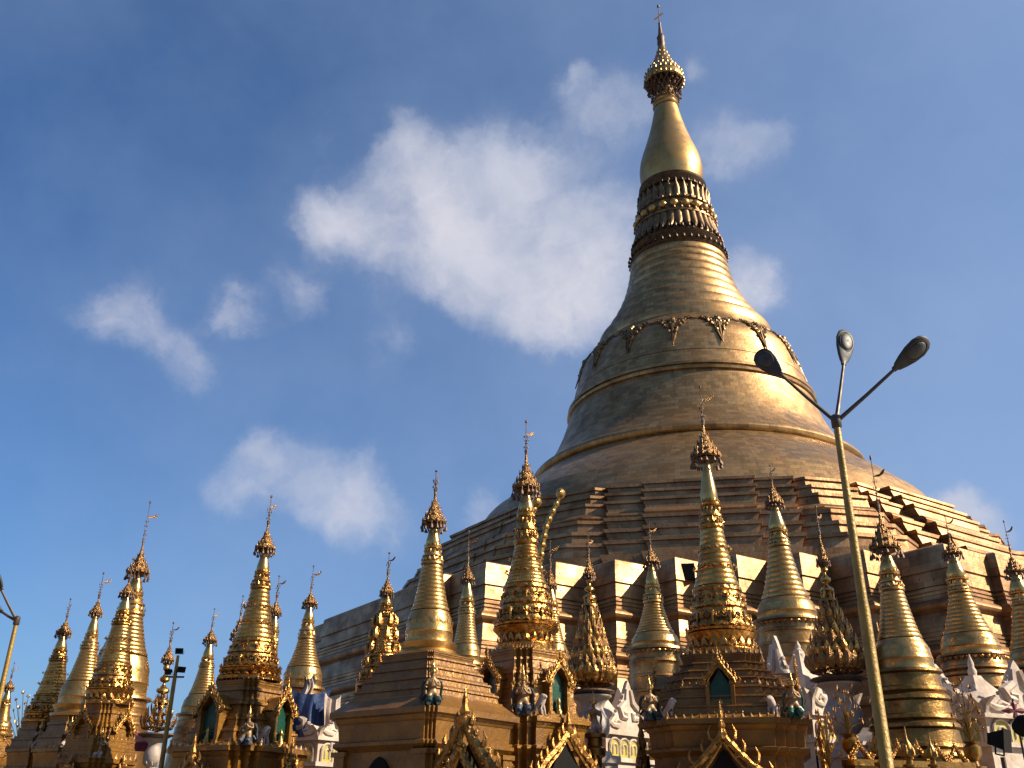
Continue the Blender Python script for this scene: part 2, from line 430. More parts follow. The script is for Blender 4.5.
def body(name, prof, m, seg=144, parent=gs, ang=32):
    mb = MB()
    # uv along the widest ring
    rs = [[(r*math.cos(2*PI*k/seg), r*math.sin(2*PI*k/seg), z) for k in range(seg)] for z, r in prof]
    mb.rings(rs); return mb.build(name, m, parent, ang)
def curve(pts, n=6):
    """Catmull-Rom through (z, r)"""
    out = []
    P = [pts[0]]+pts+[pts[-1]]
    for i in range(1, len(P)-2):
        for k in range(n):
            t = k/n
            out.append(tuple(.5*((2*P[i][j])+(-P[i-1][j]+P[i+1][j])*t+(2*P[i-1][j]-5*P[i][j]+4*P[i+1][j]-P[i+2][j])*t*t+(-P[i-1][j]+3*P[i][j]-3*P[i+1][j]+P[i+2][j])*t**3) for j in (0, 1)))
    return out+[pts[-1]]
body('round_base', [(25.3, 23.2)] + curve([(25.6, 23.1), (28.2, 21.4), (28.25, 21.2)], 3) + curve([(28.3, 21.15), (30.3, 19.1), (30.35, 18.9)], 3)
     + curve([(30.4, 18.85), (31.6, 17.4), (32.6, 16.3)], 4), M_BODY)
body('bell', [(32.5, 16.2), (32.55, 16.4), (32.7, 16.55), (33.0, 16.62), (33.3, 16.5), (33.45, 16.3), (33.5, 16.0)]
     + curve([(33.6, 15.9), (35.2, 14.6), (37.2, 13.6), (39.0, 12.95), (40.2, 12.6)], 7) + [(40.25, 12.8), (40.5, 12.85), (40.55, 12.55), (40.75, 12.55), (40.8, 12.75), (41.05, 12.75), (41.1, 12.4)]
     + curve([(41.15, 12.35), (42.4, 12.08), (42.5, 12.05)], 3) + [(42.55, 11.97), (42.6, 12.05)] + curve([(42.7, 12.03), (44.4, 11.6), (45.6, 11.25), (46.5, 10.7), (47.4, 9.9), (48.0, 9.35)], 5), M_BODY)
tb = [(48.0, 9.3)]
zr = [(48.0, 9.35), (49.7, 8.2), (51.3, 7.35), (52.7, 6.7), (54.0, 6.2), (55.2, 5.85), (56.3, 5.6), (57.3, 5.42), (58.2, 5.28), (59.2, 5.15)]
for i in range(len(zr)-1):
    (z0, r0_), (z1, r1_) = zr[i], zr[i+1]
    for k in range(9):
        t = k/8
        tb.append((lerp(z0, z1, t*.96), lerp(r0_, r1_, .25*t)+.14*math.sin(PI*t)**.6))
    tb.append((lerp(z0, z1, .98), lerp(r0_, r1_, .9)-.05))
body('turban_bands', tb, M_BODY, ang=40)
# crown ring + lotus petals
lp = [(59.0, 5.1), (59.1, 5.35)] + [(59.2+.28*k+j*.14, 5.45-.05*k-.16*j) for k in range(7) for j in (0, 1)] + [(61.2, 4.9), (61.3, 4.7)]
def crest(mb, z, r, n, h):
    for k in range(n):
        a_ = 2*PI*k/n
        mb.lathe([(-.05, .15), (h*.35, .17), (h*.7, .09), (h, .02)], 5, (r*math.cos(a_), r*math.sin(a_), z))
def ring_body(name, prof, m, crests, seg=96):
    mb = MB(); mb.rings([[(r*math.cos(2*PI*k/seg), r*math.sin(2*PI*k/seg), z) for k in range(seg)] for z, r in prof])
    for c in crests: crest(mb, *c)
    return mb.build(name, m, gs, 35)
ring_body('lower_crown_ring', lp, M_RING, [(61.25, 5.1, 44, .5), (59.6, 5.5, 44, .4)])
ring_body('lotus_core', [(61.2, 4.6), (63.6, 4.35), (63.7, 4.6), (63.95, 4.62), (64.0, 4.3), (64.9, 4.2), (65.6, 4.2), (65.62, 4.4), (65.9, 4.4), (65.92, 3.9), (68.1, 3.75), (68.2, 3.9)], M_LOTUS, [(64.0, 4.65, 36, .35), (65.75, 4.4, 34, .32)])
ring_body('upper_crown_ring', [(68.1, 3.8), (68.2, 4.05)] + [(68.3+.2*k+j*.1, 4.08-.03*k-.1*j) for k in range(6) for j in (0, 1)] + [(69.6, 3.9), (69.65, 3.5)], M_RING, [(68.15, 4.05, 34, .4)])
def petals(name, z0, z1, r0_, r1_, n, w, m, bulge=.25):
    mb = MB()
    for k in range(n):
        a_ = 2*PI*k/n; c, s_ = math.cos(a_), math.sin(a_)
        rs = []
        for j in range(7):
            t = j/6; z = lerp(z0, z1, t); r = lerp(r0_, r1_, t)
            ww = w*(1-.85*max(0, (t-.55)/.45)**1.6) if z1 > z0 or True else w
            row = []
            for i in range(7):
                x = (i/6-.5)*2
                rr_ = r + bulge*math.cos(x*PI/2)**.7 if abs(x) < 1 else r
                rr_ += .25*t*t
                row.append((rr_*c - x*ww*s_, rr_*s_ + x*ww*c, z))
            rs.append(row)
        mb.rings(rs, closed=False)
    return mb.build(name, m, gs, 50)
petals('lotus_petals', 63.6, 61.3, 4.35, 4.75, 34, .42, M_LOTUS)
petals('lotus_petals', 65.95, 68.0, 4.05, 3.75, 30, .40, M_LOTUS)
mb = MB()
for k in range(22):
    a_ = 2*PI*(k+.5)/22; mb.ell((4.35*math.cos(a_), 4.35*math.sin(a_), 64.75), (.5, .5, .48), 10, 7)
mb.build('lotus_beads', M_BUD, gs)
body('banana_bud', curve([(69.5, 3.35), (70.8, 3.62), (72.3, 3.7), (74.0, 3.42), (76.0, 2.8), (78.5, 2.1), (80.6, 1.65), (81.8, 1.45)], 6), M_BUD, 64)
body('bud_neck', [(81.8, 1.5), (82.0, 1.62), (82.2, 1.5), (82.5, 1.4), (82.7, 1.52), (82.9, 1.38), (83.2, 1.3), (83.4, 1.4), (83.6, 1.25), (84.5, 1.1), (88, .8)], M_BODY, 48)
mb = MB()
up_ = curve([(85.7, 2.3), (86.1, 2.45), (87.0, 2.25), (88.4, 1.55), (89.8, 1.0), (91.0, .62), (92.0, .4)], 5)
mb.rings([[(r*math.cos(2*PI*k/48), r*math.sin(2*PI*k/48), z) for k in range(48)] for z, r in up_])
for lv in range(6):
    z = 85.8+lv*.95; r = [2.45, 2.35, 1.85, 1.3, .95, .65][lv]; n = [26, 24, 20, 14, 10, 8][lv]
    for k in range(n):
        a_ = 2*PI*(k+lv*.5)/n
        mb.lathe([(0, .09), (.2, .13), (.5, .02)], 5, (r*math.cos(a_), r*math.sin(a_), z))
um = mb.build('umbrella', M_PALE, gs, 35)
mb = MB()
for lv in range(5):
    z0_, z1_ = 85.9-lv*.62, 85.9-(lv+1)*.62; ra, rb = 2.38-lv*.2, 2.38-(lv+1)*.2
    n = 20
    for k in range(n):
        a1_ = 2*PI*(k+.5*(lv % 2))/n; a2_ = a1_+2*PI*.5/n; a3_ = a1_-2*PI*.5/n
        for a4 in (a2_, a3_):
            mb.tube([(ra*math.cos(a1_), ra*math.sin(a1_), z0_), (rb*math.cos(a4), rb*math.sin(a4), z1_)], .045, 4)
        if (k*7+lv*3) % 3:
            mb.lathe([(-.32, .13), (-.15, .1), (0, .03)], 6, ((ra+.1)*math.cos(a1_), (ra+.1)*math.sin(a1_), z0_-.1))
for k in range(30):
    a_ = rnd.uniform(0, 2*PI); r = rnd.uniform(1.4, 2.6); z = rnd.uniform(83.2, 86.0)
    if r > 2.45-(86-z)*.3+.3: r = 2.4-(86-z)*.3
    mb.lathe([(-.35, .12), (-.1, .1), (0, .03)], 6, (r*math.cos(a_), r*math.sin(a_), z))
mb.build('hanging_bells', M_DARK, um)
mb = MB(); mb.lathe([(91.8, .42), (92.4, .5), (93.0, .44), (93.4, .52), (93.9, .3), (94.6, .24), (95.6, .16), (95.9, .2), (96.1, .07), (98.6, .05), (98.7, .16), (98.95, .18), (99.15, .03)], 12)
for k in range(5): mb.ell((.32*math.cos(k*1.3), .32*math.sin(k*1.3), 92.4+.3*k), (.22, .22, .2), 6, 4)
mb.build('spire_stem', M_DARK, gs)
mb = MB(); mb.plate([(-.05, .1), (.35, .55), (.55, .75), (.45, .9), (.1, .75), (-.25, .2), (-.75, -.35), (-.7, -.55), (-.35, -.25)], .08, Tr(.05, 0, 96.9, R(20))); mb.build('weather_vane', M_DARK, gs)
# relief garlands hanging on the shoulder of the bell
def garland(mb, a_):
    """foliate pendant lying on the bell surface"""
    bp = [(46.9, 10.45), (46.3, 10.9), (45.6, 11.27), (44.4, 11.62), (43.4, 11.98), (42.4, 12.2)]
    def rad(z):
        for i in range(len(bp)-1):
            if bp[i][0] >= z >= bp[i+1][0]:
                t = (bp[i][0]-z)/(bp[i][0]-bp[i+1][0]); return lerp(bp[i][1], bp[i+1][1], t)
        return bp[0][1] if z > 46 else bp[-1][1]
    def P(x, z, o=.06):
        r = rad(z)+o; b = a_+x/r; return Vector((r*math.cos(b), r*math.sin(b), z))
    for sgn in (-1, 1):
        for (cx, cz, r, tr) in ((.55, 46.2, .42, .13), (1.15, 46.5, .3, .11), (.35, 45.5, .3, .11), (1.5, 46.75, .18, .08)):
            pts = [P(sgn*(cx+r*(1-i/14)*math.cos(i*.7)), cz+r*(1-i/14)*math.sin(i*.7), .1) for i in range(13)]
            mb.tube(pts, [tr*(1-.03*i) for i in range(13)], 6)
        mb.tube([P(sgn*.6, 46.1), P(sgn*.42, 45.2), P(sgn*.2, 44.3), P(0, 43.3)], [.12, .1, .09, .05], 6)
    mb.tube([P(0, 46.8), P(0, 45.6), P(0, 44.6), P(0, 43.2)], [.2, .18, .12, .05], 6)
    mb.ell(P(0, 46.3, .12), (.3, .3, .35), 8, 6)
    for sgn in (-1, 1):
        mb.tube([P(sgn*(1.5+.64*k/5), 46.75-.22*math.sin(PI*k/10)) for k in range(6)], .07, 5)
        for q, (x_, z_) in enumerate(((.2, 46.0), (.75, 45.7), (1.0, 46.1), (.35, 44.9))): mb.ell(P(sgn*x_, z_, .08), (.2, .2, .2), 6, 4)
mb = MB(); garland(mb, 0); gl = mb.build('relief_garland', M_LOTUS, gs)
for k in range(16):
    o = gl if k == 0 else gl.copy()
    if k: S.collection.objects.link(o); o.parent = gs
    o.rotation_euler = (0, 0, -PI/2 + R(-5.5) + 2*PI*k/16)
mb = MB()
for k in range(90):
    a_ = 2*PI*k/90; r = 5.98
    mb.ell((r*math.cos(a_), r*math.sin(a_), 55.0), (.22, .22, .16), 6, 4)
mb.build('bead_band', M_LOTUS, gs)
# dark maintenance hatch on the bright tooth of the terrace
mb = MB(); mb.box((0, 0, 0), (.42, .42, .5)); hb = mb.build('service_hatch', M_BLACK, gs)
hb.location = (-1.15, -32.75, 16.3)
# plinth under the terraces
plinth = octo(41.5, [(6, .8), (11, .8)])
mb = MB(); loft(plinth, [(0, 41.5), (.4, 41.5), (.42, 41.2), (1.0, 41.1), (1.02, 40.9), (4.9, 40.6), (4.92, 41.0), (5.4, 41.1), (5.42, 41.3), (5.9, 41.3), (5.92, 40.9), (6.3, 40.9), (6.32, 36.5)], 41.5, mb)
mb.build('plinth', M_WHITE, gs, 30)

# ------------------------------------------------------------------ figures
def skin_fig(joints, edges, radii, sub=1):
    me = bpy.data.meshes.new('fig'); me.from_pydata(joints, edges, [])
    o = bpy.data.objects.new('fig', me); S.collection.objects.link(o)
    md = o.modifiers.new('s', 'SKIN')
    me.skin_vertices.new() if not me.skin_vertices else None
    for v, r in zip(me.skin_vertices[0].data, radii): v.radius = (r, r) if not isinstance(r, tuple) else r
    me.skin_vertices[0].data[0].use_root = True
    md.use_smooth_shade = True
    sb = o.modifiers.new('u', 'SUBSURF'); sb.levels = sub; sb.render_levels = sub
    dg = bpy.context.evaluated_depsgraph_get(); ev = o.evaluated_get(dg)
    m2 = bpy.data.meshes.new_from_object(ev)
    vs = [tuple(v.co) for v in m2.vertices]; fs = [list(p.vertices) for p in m2.polygons]
    bpy.data.objects.remove(o); bpy.data.meshes.remove(me); bpy.data.meshes.remove(m2)
    return vs, fs
def deity():
    """kneeling crowned figure, palms together; base at z=0, about 1 m high, faces -Y"""
    J = [(0, 0, .34), (0, .01, .50), (0, 0, .66), (0, -.01, .74), (0, -.015, .80), (0, -.02, .87),
         (.08, -.02, .30), (.11, -.15, .22), (.12, -.08, .08), (.12, .10, .06),
         (-.08, -.02, .30), (-.11, -.15, .22), (-.12, -.08, .08), (-.12, .10, .06),
         (.13, 0, .655), (.19, -.05, .52), (.06, -.17, .56), (.015, -.19, .66),
         (-.13, 0, .655), (-.19, -.05, .52), (-.06, -.17, .56), (-.015, -.19, .66)]
    E = [(0, 1), (1, 2), (2, 3), (3, 4), (4, 5), (0, 6), (6, 7), (7, 8), (8, 9), (0, 10), (10, 11), (11, 12), (12, 13), (2, 14), (14, 15), (15, 16), (16, 17), (2, 18), (18, 19), (19, 20), (20, 21)]
    rr = [.12, .10, .115, .045, .062, .055, .09, .075, .06, .045, .09, .075, .06, .045, .05, .04, .035, .022, .05, .04, .035, .022]
    return skin_fig(J, E, rr)
def lion():
    """seated guardian lion, faces -Y, .8 m high"""
    J = [(0, .22, .20), (0, .12, .30), (0, -.04, .46), (0, -.10, .60), (0, -.15, .70), (0, -.26, .69), (0, -.33, .66),
         (.12, .16, .16), (.14, -.02, .20), (.14, .06, .05), (.14, -.10, .03), (-.12, .16, .16), (-.14, -.02, .20), (-.14, .06, .05), (-.14, -.10, .03),
         (.10, -.08, .38), (.10, -.14, .18), (.10, -.16, .05), (.10, -.22, .03), (-.10, -.08, .38), (-.10, -.14, .18), (-.10, -.16, .05), (-.10, -.22, .03),
         (0, .34, .24), (0, .40, .40), (0, .33, .52), (.06, -.12, .79), (-.06, -.12, .79)]
    E = [(0, 1), (1, 2), (2, 3), (3, 4), (4, 5), (5, 6), (0, 7), (7, 8), (8, 9), (9, 10), (0, 11), (11, 12), (12, 13), (13, 14), (2, 15), (15, 16), (16, 17), (17, 18), (2, 19), (19, 20), (20, 21), (21, 22), (0, 23), (23, 24), (24, 25), (4, 26), (4, 27)]
    rr = [.15, .14, .15, .14, .13, .08, .055, .10, .07, .05, .045, .10, .07, .05, .045, .07, .05, .045, .05, .07, .05, .045, .05, .035, .03, .04, .035, .035]
    return skin_fig(J, E, rr)
def place_mb(vf, M):
    mb = MB(); mb.add([M @ Vector(v) for v in vf[0]], vf[1]); return mb
DEITY = deity(); LION = lion()
def put_deity(x, y, z, h, rz, robe, label, group='crowned kneeling figures on the shrine corners'):
    t = thing('deity_statue', label, 'statue', (x, y, z), rz, group)
    place_mb(DEITY, Matrix.Scale(h, 4)).build('body', M_SKIN, t, 80)
    mb = MB()      # wrapped lower garment with flared hem points, and shoulder wings
    mb.lathe([(.0, .19), (.04, .20), (.12, .17), (.24, .15), (.34, .125), (.46, .10), (.50, .112), (.54, .09)], 16, (0, .03, 0))
    for sg in (-1, 1):
        mb.tube([(sg*.05, .02, .24), (sg*.11, -.14, .17), (sg*.13, -.26, .09)], [.11, .095, .075], 9)
        mb.tube([(sg*.13, -.26, .06), (sg*.13, -.05, .05), (sg*.10, .22, .04)], [.06, .06, .035], 7)
        mb.tube([(sg*.16, .10, .30), (sg*.26, .12, .18), (sg*.33, .10, .22)], [.04, .035, .006], 6)
    for sg in (-1, 1):
        mb.tube([(sg*.10, .04, .68), (sg*.22, .06, .64), (sg*.27, .1, .50), (sg*.25, .14, .34), (sg*.30, .16, .20)], [.03, .05, .04, .035, .01], 8)
    mb.v = [tuple(c*h for c in v) for v in mb.v]; mb.build('robe', robe, t)
    mb = MB()
    mb.lathe([(.80, .075), (.83, .085), (.86, .075), (.90, .078), (.93, .055), (.96, .058), (1.0, .035), (1.04, .036), (1.08, .02), (1.2, .006)], 10, (0, -.015, .05))
    for sg in (-1, 1): mb.tube([(sg*.07, 0, .86), (sg*.11, .01, .93), (sg*.10, .01, .99)], [.02, .018, .004], 5)
    mb.v = [tuple(c*h for c in v) for v in mb.v]; mb.build('crown', M_GOLD, t)
    return t
def put_lion(x, y, z, h, rz, label, m=None, group='white guardian lions on the ledges'):
    o = place_mb(LION, Matrix.Scale(h/.8, 4)).build('guardian_lion', m or M_CLOTH, None, 80)
    o.location = (x, y, z); o.rotation_euler = (0, 0, rz); return tag(o, label, 'statue', group)

# ------------------------------------------------------------------ parts shared by the small stupas
def crown_parts(t, tip, apex, rim_z, rim_r, seg=16, bell_ring=True, m=None):
    """umbrella with fringe of bells, stem and vane on top; local coordinates"""
    H = apex-rim_z; mb = MB(); pr = []
    lv = 5
    for k in range(lv):
        ra = rim_r*(1-k/lv)**1.25; rb = rim_r*(1-(k+1)/lv)**1.25
        z0 = rim_z+H*k/lv*.95
        pr += [(z0, ra), (z0+H*.05, ra*.98), (z0+H*.07, ra*.86), (z0+H/lv*.9, max(rb*1.02, .03))]
    pr.append((apex+.05, .025))
    pr = [(rim_z-.03, rim_r*.92)] + pr
    mb.lathe(pr, seg)
    for k in range(lv-1):
        ra = rim_r*(1-k/lv)**1.25; z0 = rim_z+H*k/lv*.95; n = max(7, int(15*ra/rim_r))
        for i in range(n):
            a = 2*PI*i/n
            mb.lathe([(0, ra*.09), (H*.05, ra*.12), (H*.16, .004)], 4, (ra*math.cos(a), ra*math.sin(a), z0))
    u = mb.build('umbrella', m or M_HTI, t)
    mb = MB()
    n = 14
    for i in range(n):
        a = 2*PI*(i+.3*math.sin(i*5))/n; r = rim_r*1.02; L = rim_r*(.55+.35*rnd.random())
        mb.tube([(r*math.cos(a), r*math.sin(a), rim_z+.01), (r*1.03*math.cos(a), r*1.03*math.sin(a), rim_z-L*.4)], .008, 4)
        mb.lathe([(-L*.45, .035*rim_r/.25), (-L*.2, .03*rim_r/.25), (0, .008)], 5, (r*1.03*math.cos(a), r*1.03*math.sin(a), rim_z-L*.4))
        if i % 2: mb.tube([(r*math.cos(a), r*math.sin(a), rim_z), (r*.5*math.cos(a), r*.5*math.sin(a), rim_z-rim_r*.9)], .012, 4)
    mb.lathe([(rim_z-.1, rim_r*.55), (rim_z-.06, rim_r*.9), (rim_z-.02, rim_r*.6)], seg)
    mb.build('bell_fringe', M_DARK, u)
    # stem, vane
    mb = MB(); L = tip-apex
    mb.lathe([(apex, .032), (apex+L*.12, .045), (apex+L*.16, .02), (apex+L*.3, .016), (apex+L*.32, .035), (apex+L*.35, .014), (apex+L*.62, .011), (apex+L*.9, .009),
              (apex+L*.93, .032), (apex+L*.97, .03), (tip, .004)], 7)
    for k, zz in enumerate((.22, .42, .52)):
        for i in range(3): mb.ell((.05*math.cos(i*2.1+k), .05*math.sin(i*2.1+k), apex+L*zz), (.018, .018, .03), 5, 3)
    mb.build('stem', M_DARK, t)
    mb = MB(); s_ = min(.34, L*.34)
    mb.plate([(0, .02), (.5, .10), (.85, .42), (1.0, .40), (.8, .02), (.45, -.12), (0, -.06)], .02, Tr(0, 0, apex+L*.62, rnd.uniform(-.7, .7), s_))
    mb.v = [(v[0], v[1], v[2]) for v in mb.v]; mb.build('weather_vane', M_HTI, t)
def ringed(z0, r0, z1, r1, n, amp):
    """stack of half-round rings going up from (z0, r0) to (z1, r1)"""
    out = []
    for k in range(n):
        ta, tb_ = k/n, (k+1)/n
        cv = lambda q: lerp(r0, r1, q**.76)
        ra, rb = cv(ta), cv(tb_)
        a_, b_ = lerp(z0, z1, ta), lerp(z0, z1, tb_)
        for j in range(6):
            t = j/5
            out.append((lerp(a_, b_, t*.92), lerp(ra, rb, t*.3)+amp*(math.sin(PI*t)**.7)))
    return out
def petal_band(mb, z, r, n, h, out=.03, down=False):
    """row of small leaf points hugging a ring"""
    for i in range(n):
        a = 2*PI*i/n; c, s_ = math.cos(a), math.sin(a); w = PI*r/n*.82
        sg = -1 if down else 1
        P = lambda x, o_, zz: ((r+o_)*c-x*s_, (r+o_)*s_+x*c, z+sg*zz)
        mb.add([P(-w, 0, 0), P(w, 0, 0), P(w*.8, out*.8, h*.5), P(0, out*.6, h), P(-w*.8, out*.8, h*.5), P(0, out*1.9, h*.3)],
               [[0, 1, 5], [1, 2, 5], [2, 3, 5], [3, 4, 5], [4, 0, 5]])
def scroll_band(mb, z, r, n, s_, tr=.02, slope=0.):
    """relief of paired curls round a ring"""
    for i in range(n):
        a0 = 2*PI*i/n
        for sg in (-1, 1):
            pts = []
            for j in range(9):
                q = 1-j/10; x = sg*(s_*.5 + s_*.42*q*math.cos(j*.75)); zz = s_*.42*q*math.sin(j*.75)
                rr_ = r - slope*zz + tr*.4; b = a0+x/r; pts.append((rr_*math.cos(b), rr_*math.sin(b), z+zz))
            mb.tube(pts, tr, 5)
        rr_ = r+slope*s_*.4+tr*.4
        mb.tube([((r+tr)*math.cos(a0), (r+tr)*math.sin(a0), z+s_*.3), ((rr_)*math.cos(a0), (rr_)*math.sin(a0), z-s_*.75)], [tr*2, tr*.6], 5)
def sq(s, k=.15):
    """redented square, half side s, ccw"""
    k *= s*.8; out = []
    c = [(s, s-3*k), (s-k, s-3*k), (s-k, s-2*k), (s-2*k, s-2*k), (s-2*k, s-k), (s-3*k, s-k), (s-3*k, s)]
    for q in range(4):
        a = q*PI/2
        out += [(round(x*math.cos(a)-y*math.sin(a), 5), round(x*math.sin(a)+y*math.cos(a), 5)) for x, y in c]
    return out
def sq_loft(mb, prof, k=.15):
    mb.rings([[(x, y, z) for x, y in sq(s, k)] for z, s in prof], cap0=True, cap1=True)
def cornice(z1, s1, h, out):
    """list (going down) of a small cornice hanging under z1"""
    return [(z1, s1), (z1-.02, s1+out), (z1-h*.35, s1+out), (z1-h*.4, s1+out*.55), (z1-h*.65, s1+out*.55), (z1-h*.7, s1+out*.2), (z1-h, s1)]
def sq_points(mb, z, s, k, step, h):
    """small flame points standing along the edge of a redented square ledge"""
    pl = sq(s, k); n = len(pl)
    for i in range(n):
        a, b = pl[i], pl[(i+1) % n]; L = math.dist(a, b); m = max(1, round(L/step))
        ux, uy = (b[0]-a[0])/L, (b[1]-a[1])/L
        for j in range(m+1):
            x, y = a[0]+ux*L*j/m, a[1]+uy*L*j/m; hh = h*(1.7 if j in (0, m) and L > .3 else 1)
            w = step*.36
            mb.add([(x-ux*w, y-uy*w, z), (x+uy*w*.5, y-ux*w*.5, z), (x+ux*w, y+uy*w, z), (x-uy*w*.5, y+ux*w*.5, z), (x, y, z+hh)], [[0, 1, 4], [1, 2, 4], [2, 3, 4], [3, 0, 4], [3, 2, 1, 0]])
def stepped(z1, s1, z0, s0, n):
    """going down from (z1,s1) to (z0,s0) in n moulded steps"""
    out = []
    for k in range(n):
        a, b = lerp(z1, z0, k/n), lerp(z1, z0, (k+1)/n); sa, sb = lerp(s1, s0, k/n), lerp(s1, s0, (k+1)/n)
        h = a-b
        out += [(a, sa), (a-.01, sa+(sb-sa)*.45), (a-h*.22, sa+(sb-sa)*.55), (a-h*.25, sa+(sb-sa)*.25), (a-h*.8, sa+(sb-sa)*.5), (a-h*.83, sb), (b+.005, sb)]
    return out
OGEE = [(-.5, 0), (-.52, .30), (-.44, .42), (-.34, .56), (-.2, .70), (-.1, .86), (-.04, 1.04), (0, 1.3), (.04, 1.04), (.1, .86), (.2, .70), (.34, .56), (.44, .42), (.52, .30), (.5, 0)]
def niche(t, z, r, ang, w, h, depth=.3, glass=None):
    """arched image niche standing out from a pedestal face: frame with gable scrollwork, coloured panel inside"""
    M = Matrix.Rotation(ang, 4, 'Z') @ Matrix.Translation((0, -r, z))
    mb = MB()
    for sg in (-1, 1):
        b = MB(); b.box((sg*w*.46, depth*.5, h*.35), (w*.07, depth*.5, h*.35)); b.box((sg*w*.46, 0, h*.05), (w*.10, .04, h*.05)); b.box((sg*w*.46, 0, h*.68), (w*.10, .04, h*.035))
        mb.merge(b, M)
    b = MB(); b.box((0, depth*.5, .02), (w*.6, depth*.55, .03))
    # roof slabs
    for sg in (-1, 1):
        L = math.hypot(w*.6, h*.3)
        q = MB(); q.box((0, 0, 0), (L*.5, depth*.6, .02)); b.merge(q, Matrix.Translation((sg*w*.29, depth*.5, h*.88)) @ Matrix.Rotation(sg*math.atan2(h*.3, w*.6), 4, 'Y'))
    mb.merge(b, M)
    f = mb.build('niche', M_PED, t)
    p = MB(); q = MB(); q.plate([(-w*.4, .03), (-w*.4, h*.62), (-w*.2, h*.80), (0, h*.98), (w*.2, h*.80), (w*.4, h*.62), (w*.4, .03)], .03); p.merge(q, M @ Matrix.Translation((0, depth*.3, 0)))
    p.build('green_panel', glass or M_GREEN, f)
    p = MB()
    ng = MB(); gable_into(ng, w*1.15, h*.6, w*.05); p.merge(ng, M @ Matrix.Translation((0, -.03, h*.66)))
    p.build('gable', M_SCR, f)
    p = MB(); q = MB(); q.lathe([(0, .12*w/.5), (.1, .11*w/.5), (.3, .05*w/.5), (.36, .05*w/.5), (.44, .065*w/.5), (.5, .04*w/.5), (.56, .01)], 10); p.merge(q, M @ Matrix.Translation((0, depth*.1, .04)) @ Matrix.Scale(.62, 4))
    p.build('small_image', M_GOLD, f)
    return f
def gable_into(mb, w, h, tr=None):
    """open ogee gable of scrolls with flame points and a finial; base on z=0, centred, thickness along y"""
    tr = tr or w*.045
    for sg in (-1, 1):
        path = [(sg*w*.52, 0), (sg*w*.47, h*.16), (sg*w*.38, h*.30), (sg*w*.26, h*.44), (sg*w*.15, h*.60), (sg*w*.06, h*.76), (0, h*.88)]
        mb.tube([(x, 0, z) for x, z in path], [tr*1.25]*7, 6)
        mb.tube([(x*.84, .01, z-.09*h) for x, z in path], [tr*.7]*7, 6)
        for k in range(6):
            t = (k+.5)/6*5.6; i = int(t); x = lerp(path[i][0], path[i+1][0], t-i); z = lerp(path[i][1], path[i+1][1], t-i)
            s_ = h*.13*(1+.25*(k % 2))
            mb.tube([(x, 0, z), (x+sg*s_*.5, 0, z+s_*.25), (x+sg*s_*.62, 0, z+s_*.8), (x+sg*s_*.40, 0, z+s_*1.35)], [tr*.9, tr*.8, tr*.5, tr*.08], 5)
            cx, cz = x*.93, z-.035*h
            mb.tube([(cx+sg*tr*1.2*(1-j/9)*math.cos(j*.8), -.02-tr*.5, cz+tr*1.2*(1-j/9)*math.sin(j*.8)) for j in range(8)], tr*.35, 4)
        mb.tube([(sg*w*.52, 0, 0), (sg*w*.62, 0, h*.02), (sg*w*.68, 0, h*.12), (sg*w*.63, 0, h*.24)], [tr*1.2, tr, tr*.7, tr*.1], 6)
    mb.lathe([(h*.80, tr*1.6), (h*.88, tr*1.9), (h*.94, tr*1.0), (h*.98, tr*1.3), (h*1.06, tr*.7), (h*1.12, tr*.8), (h*1.32, .003)], 8)

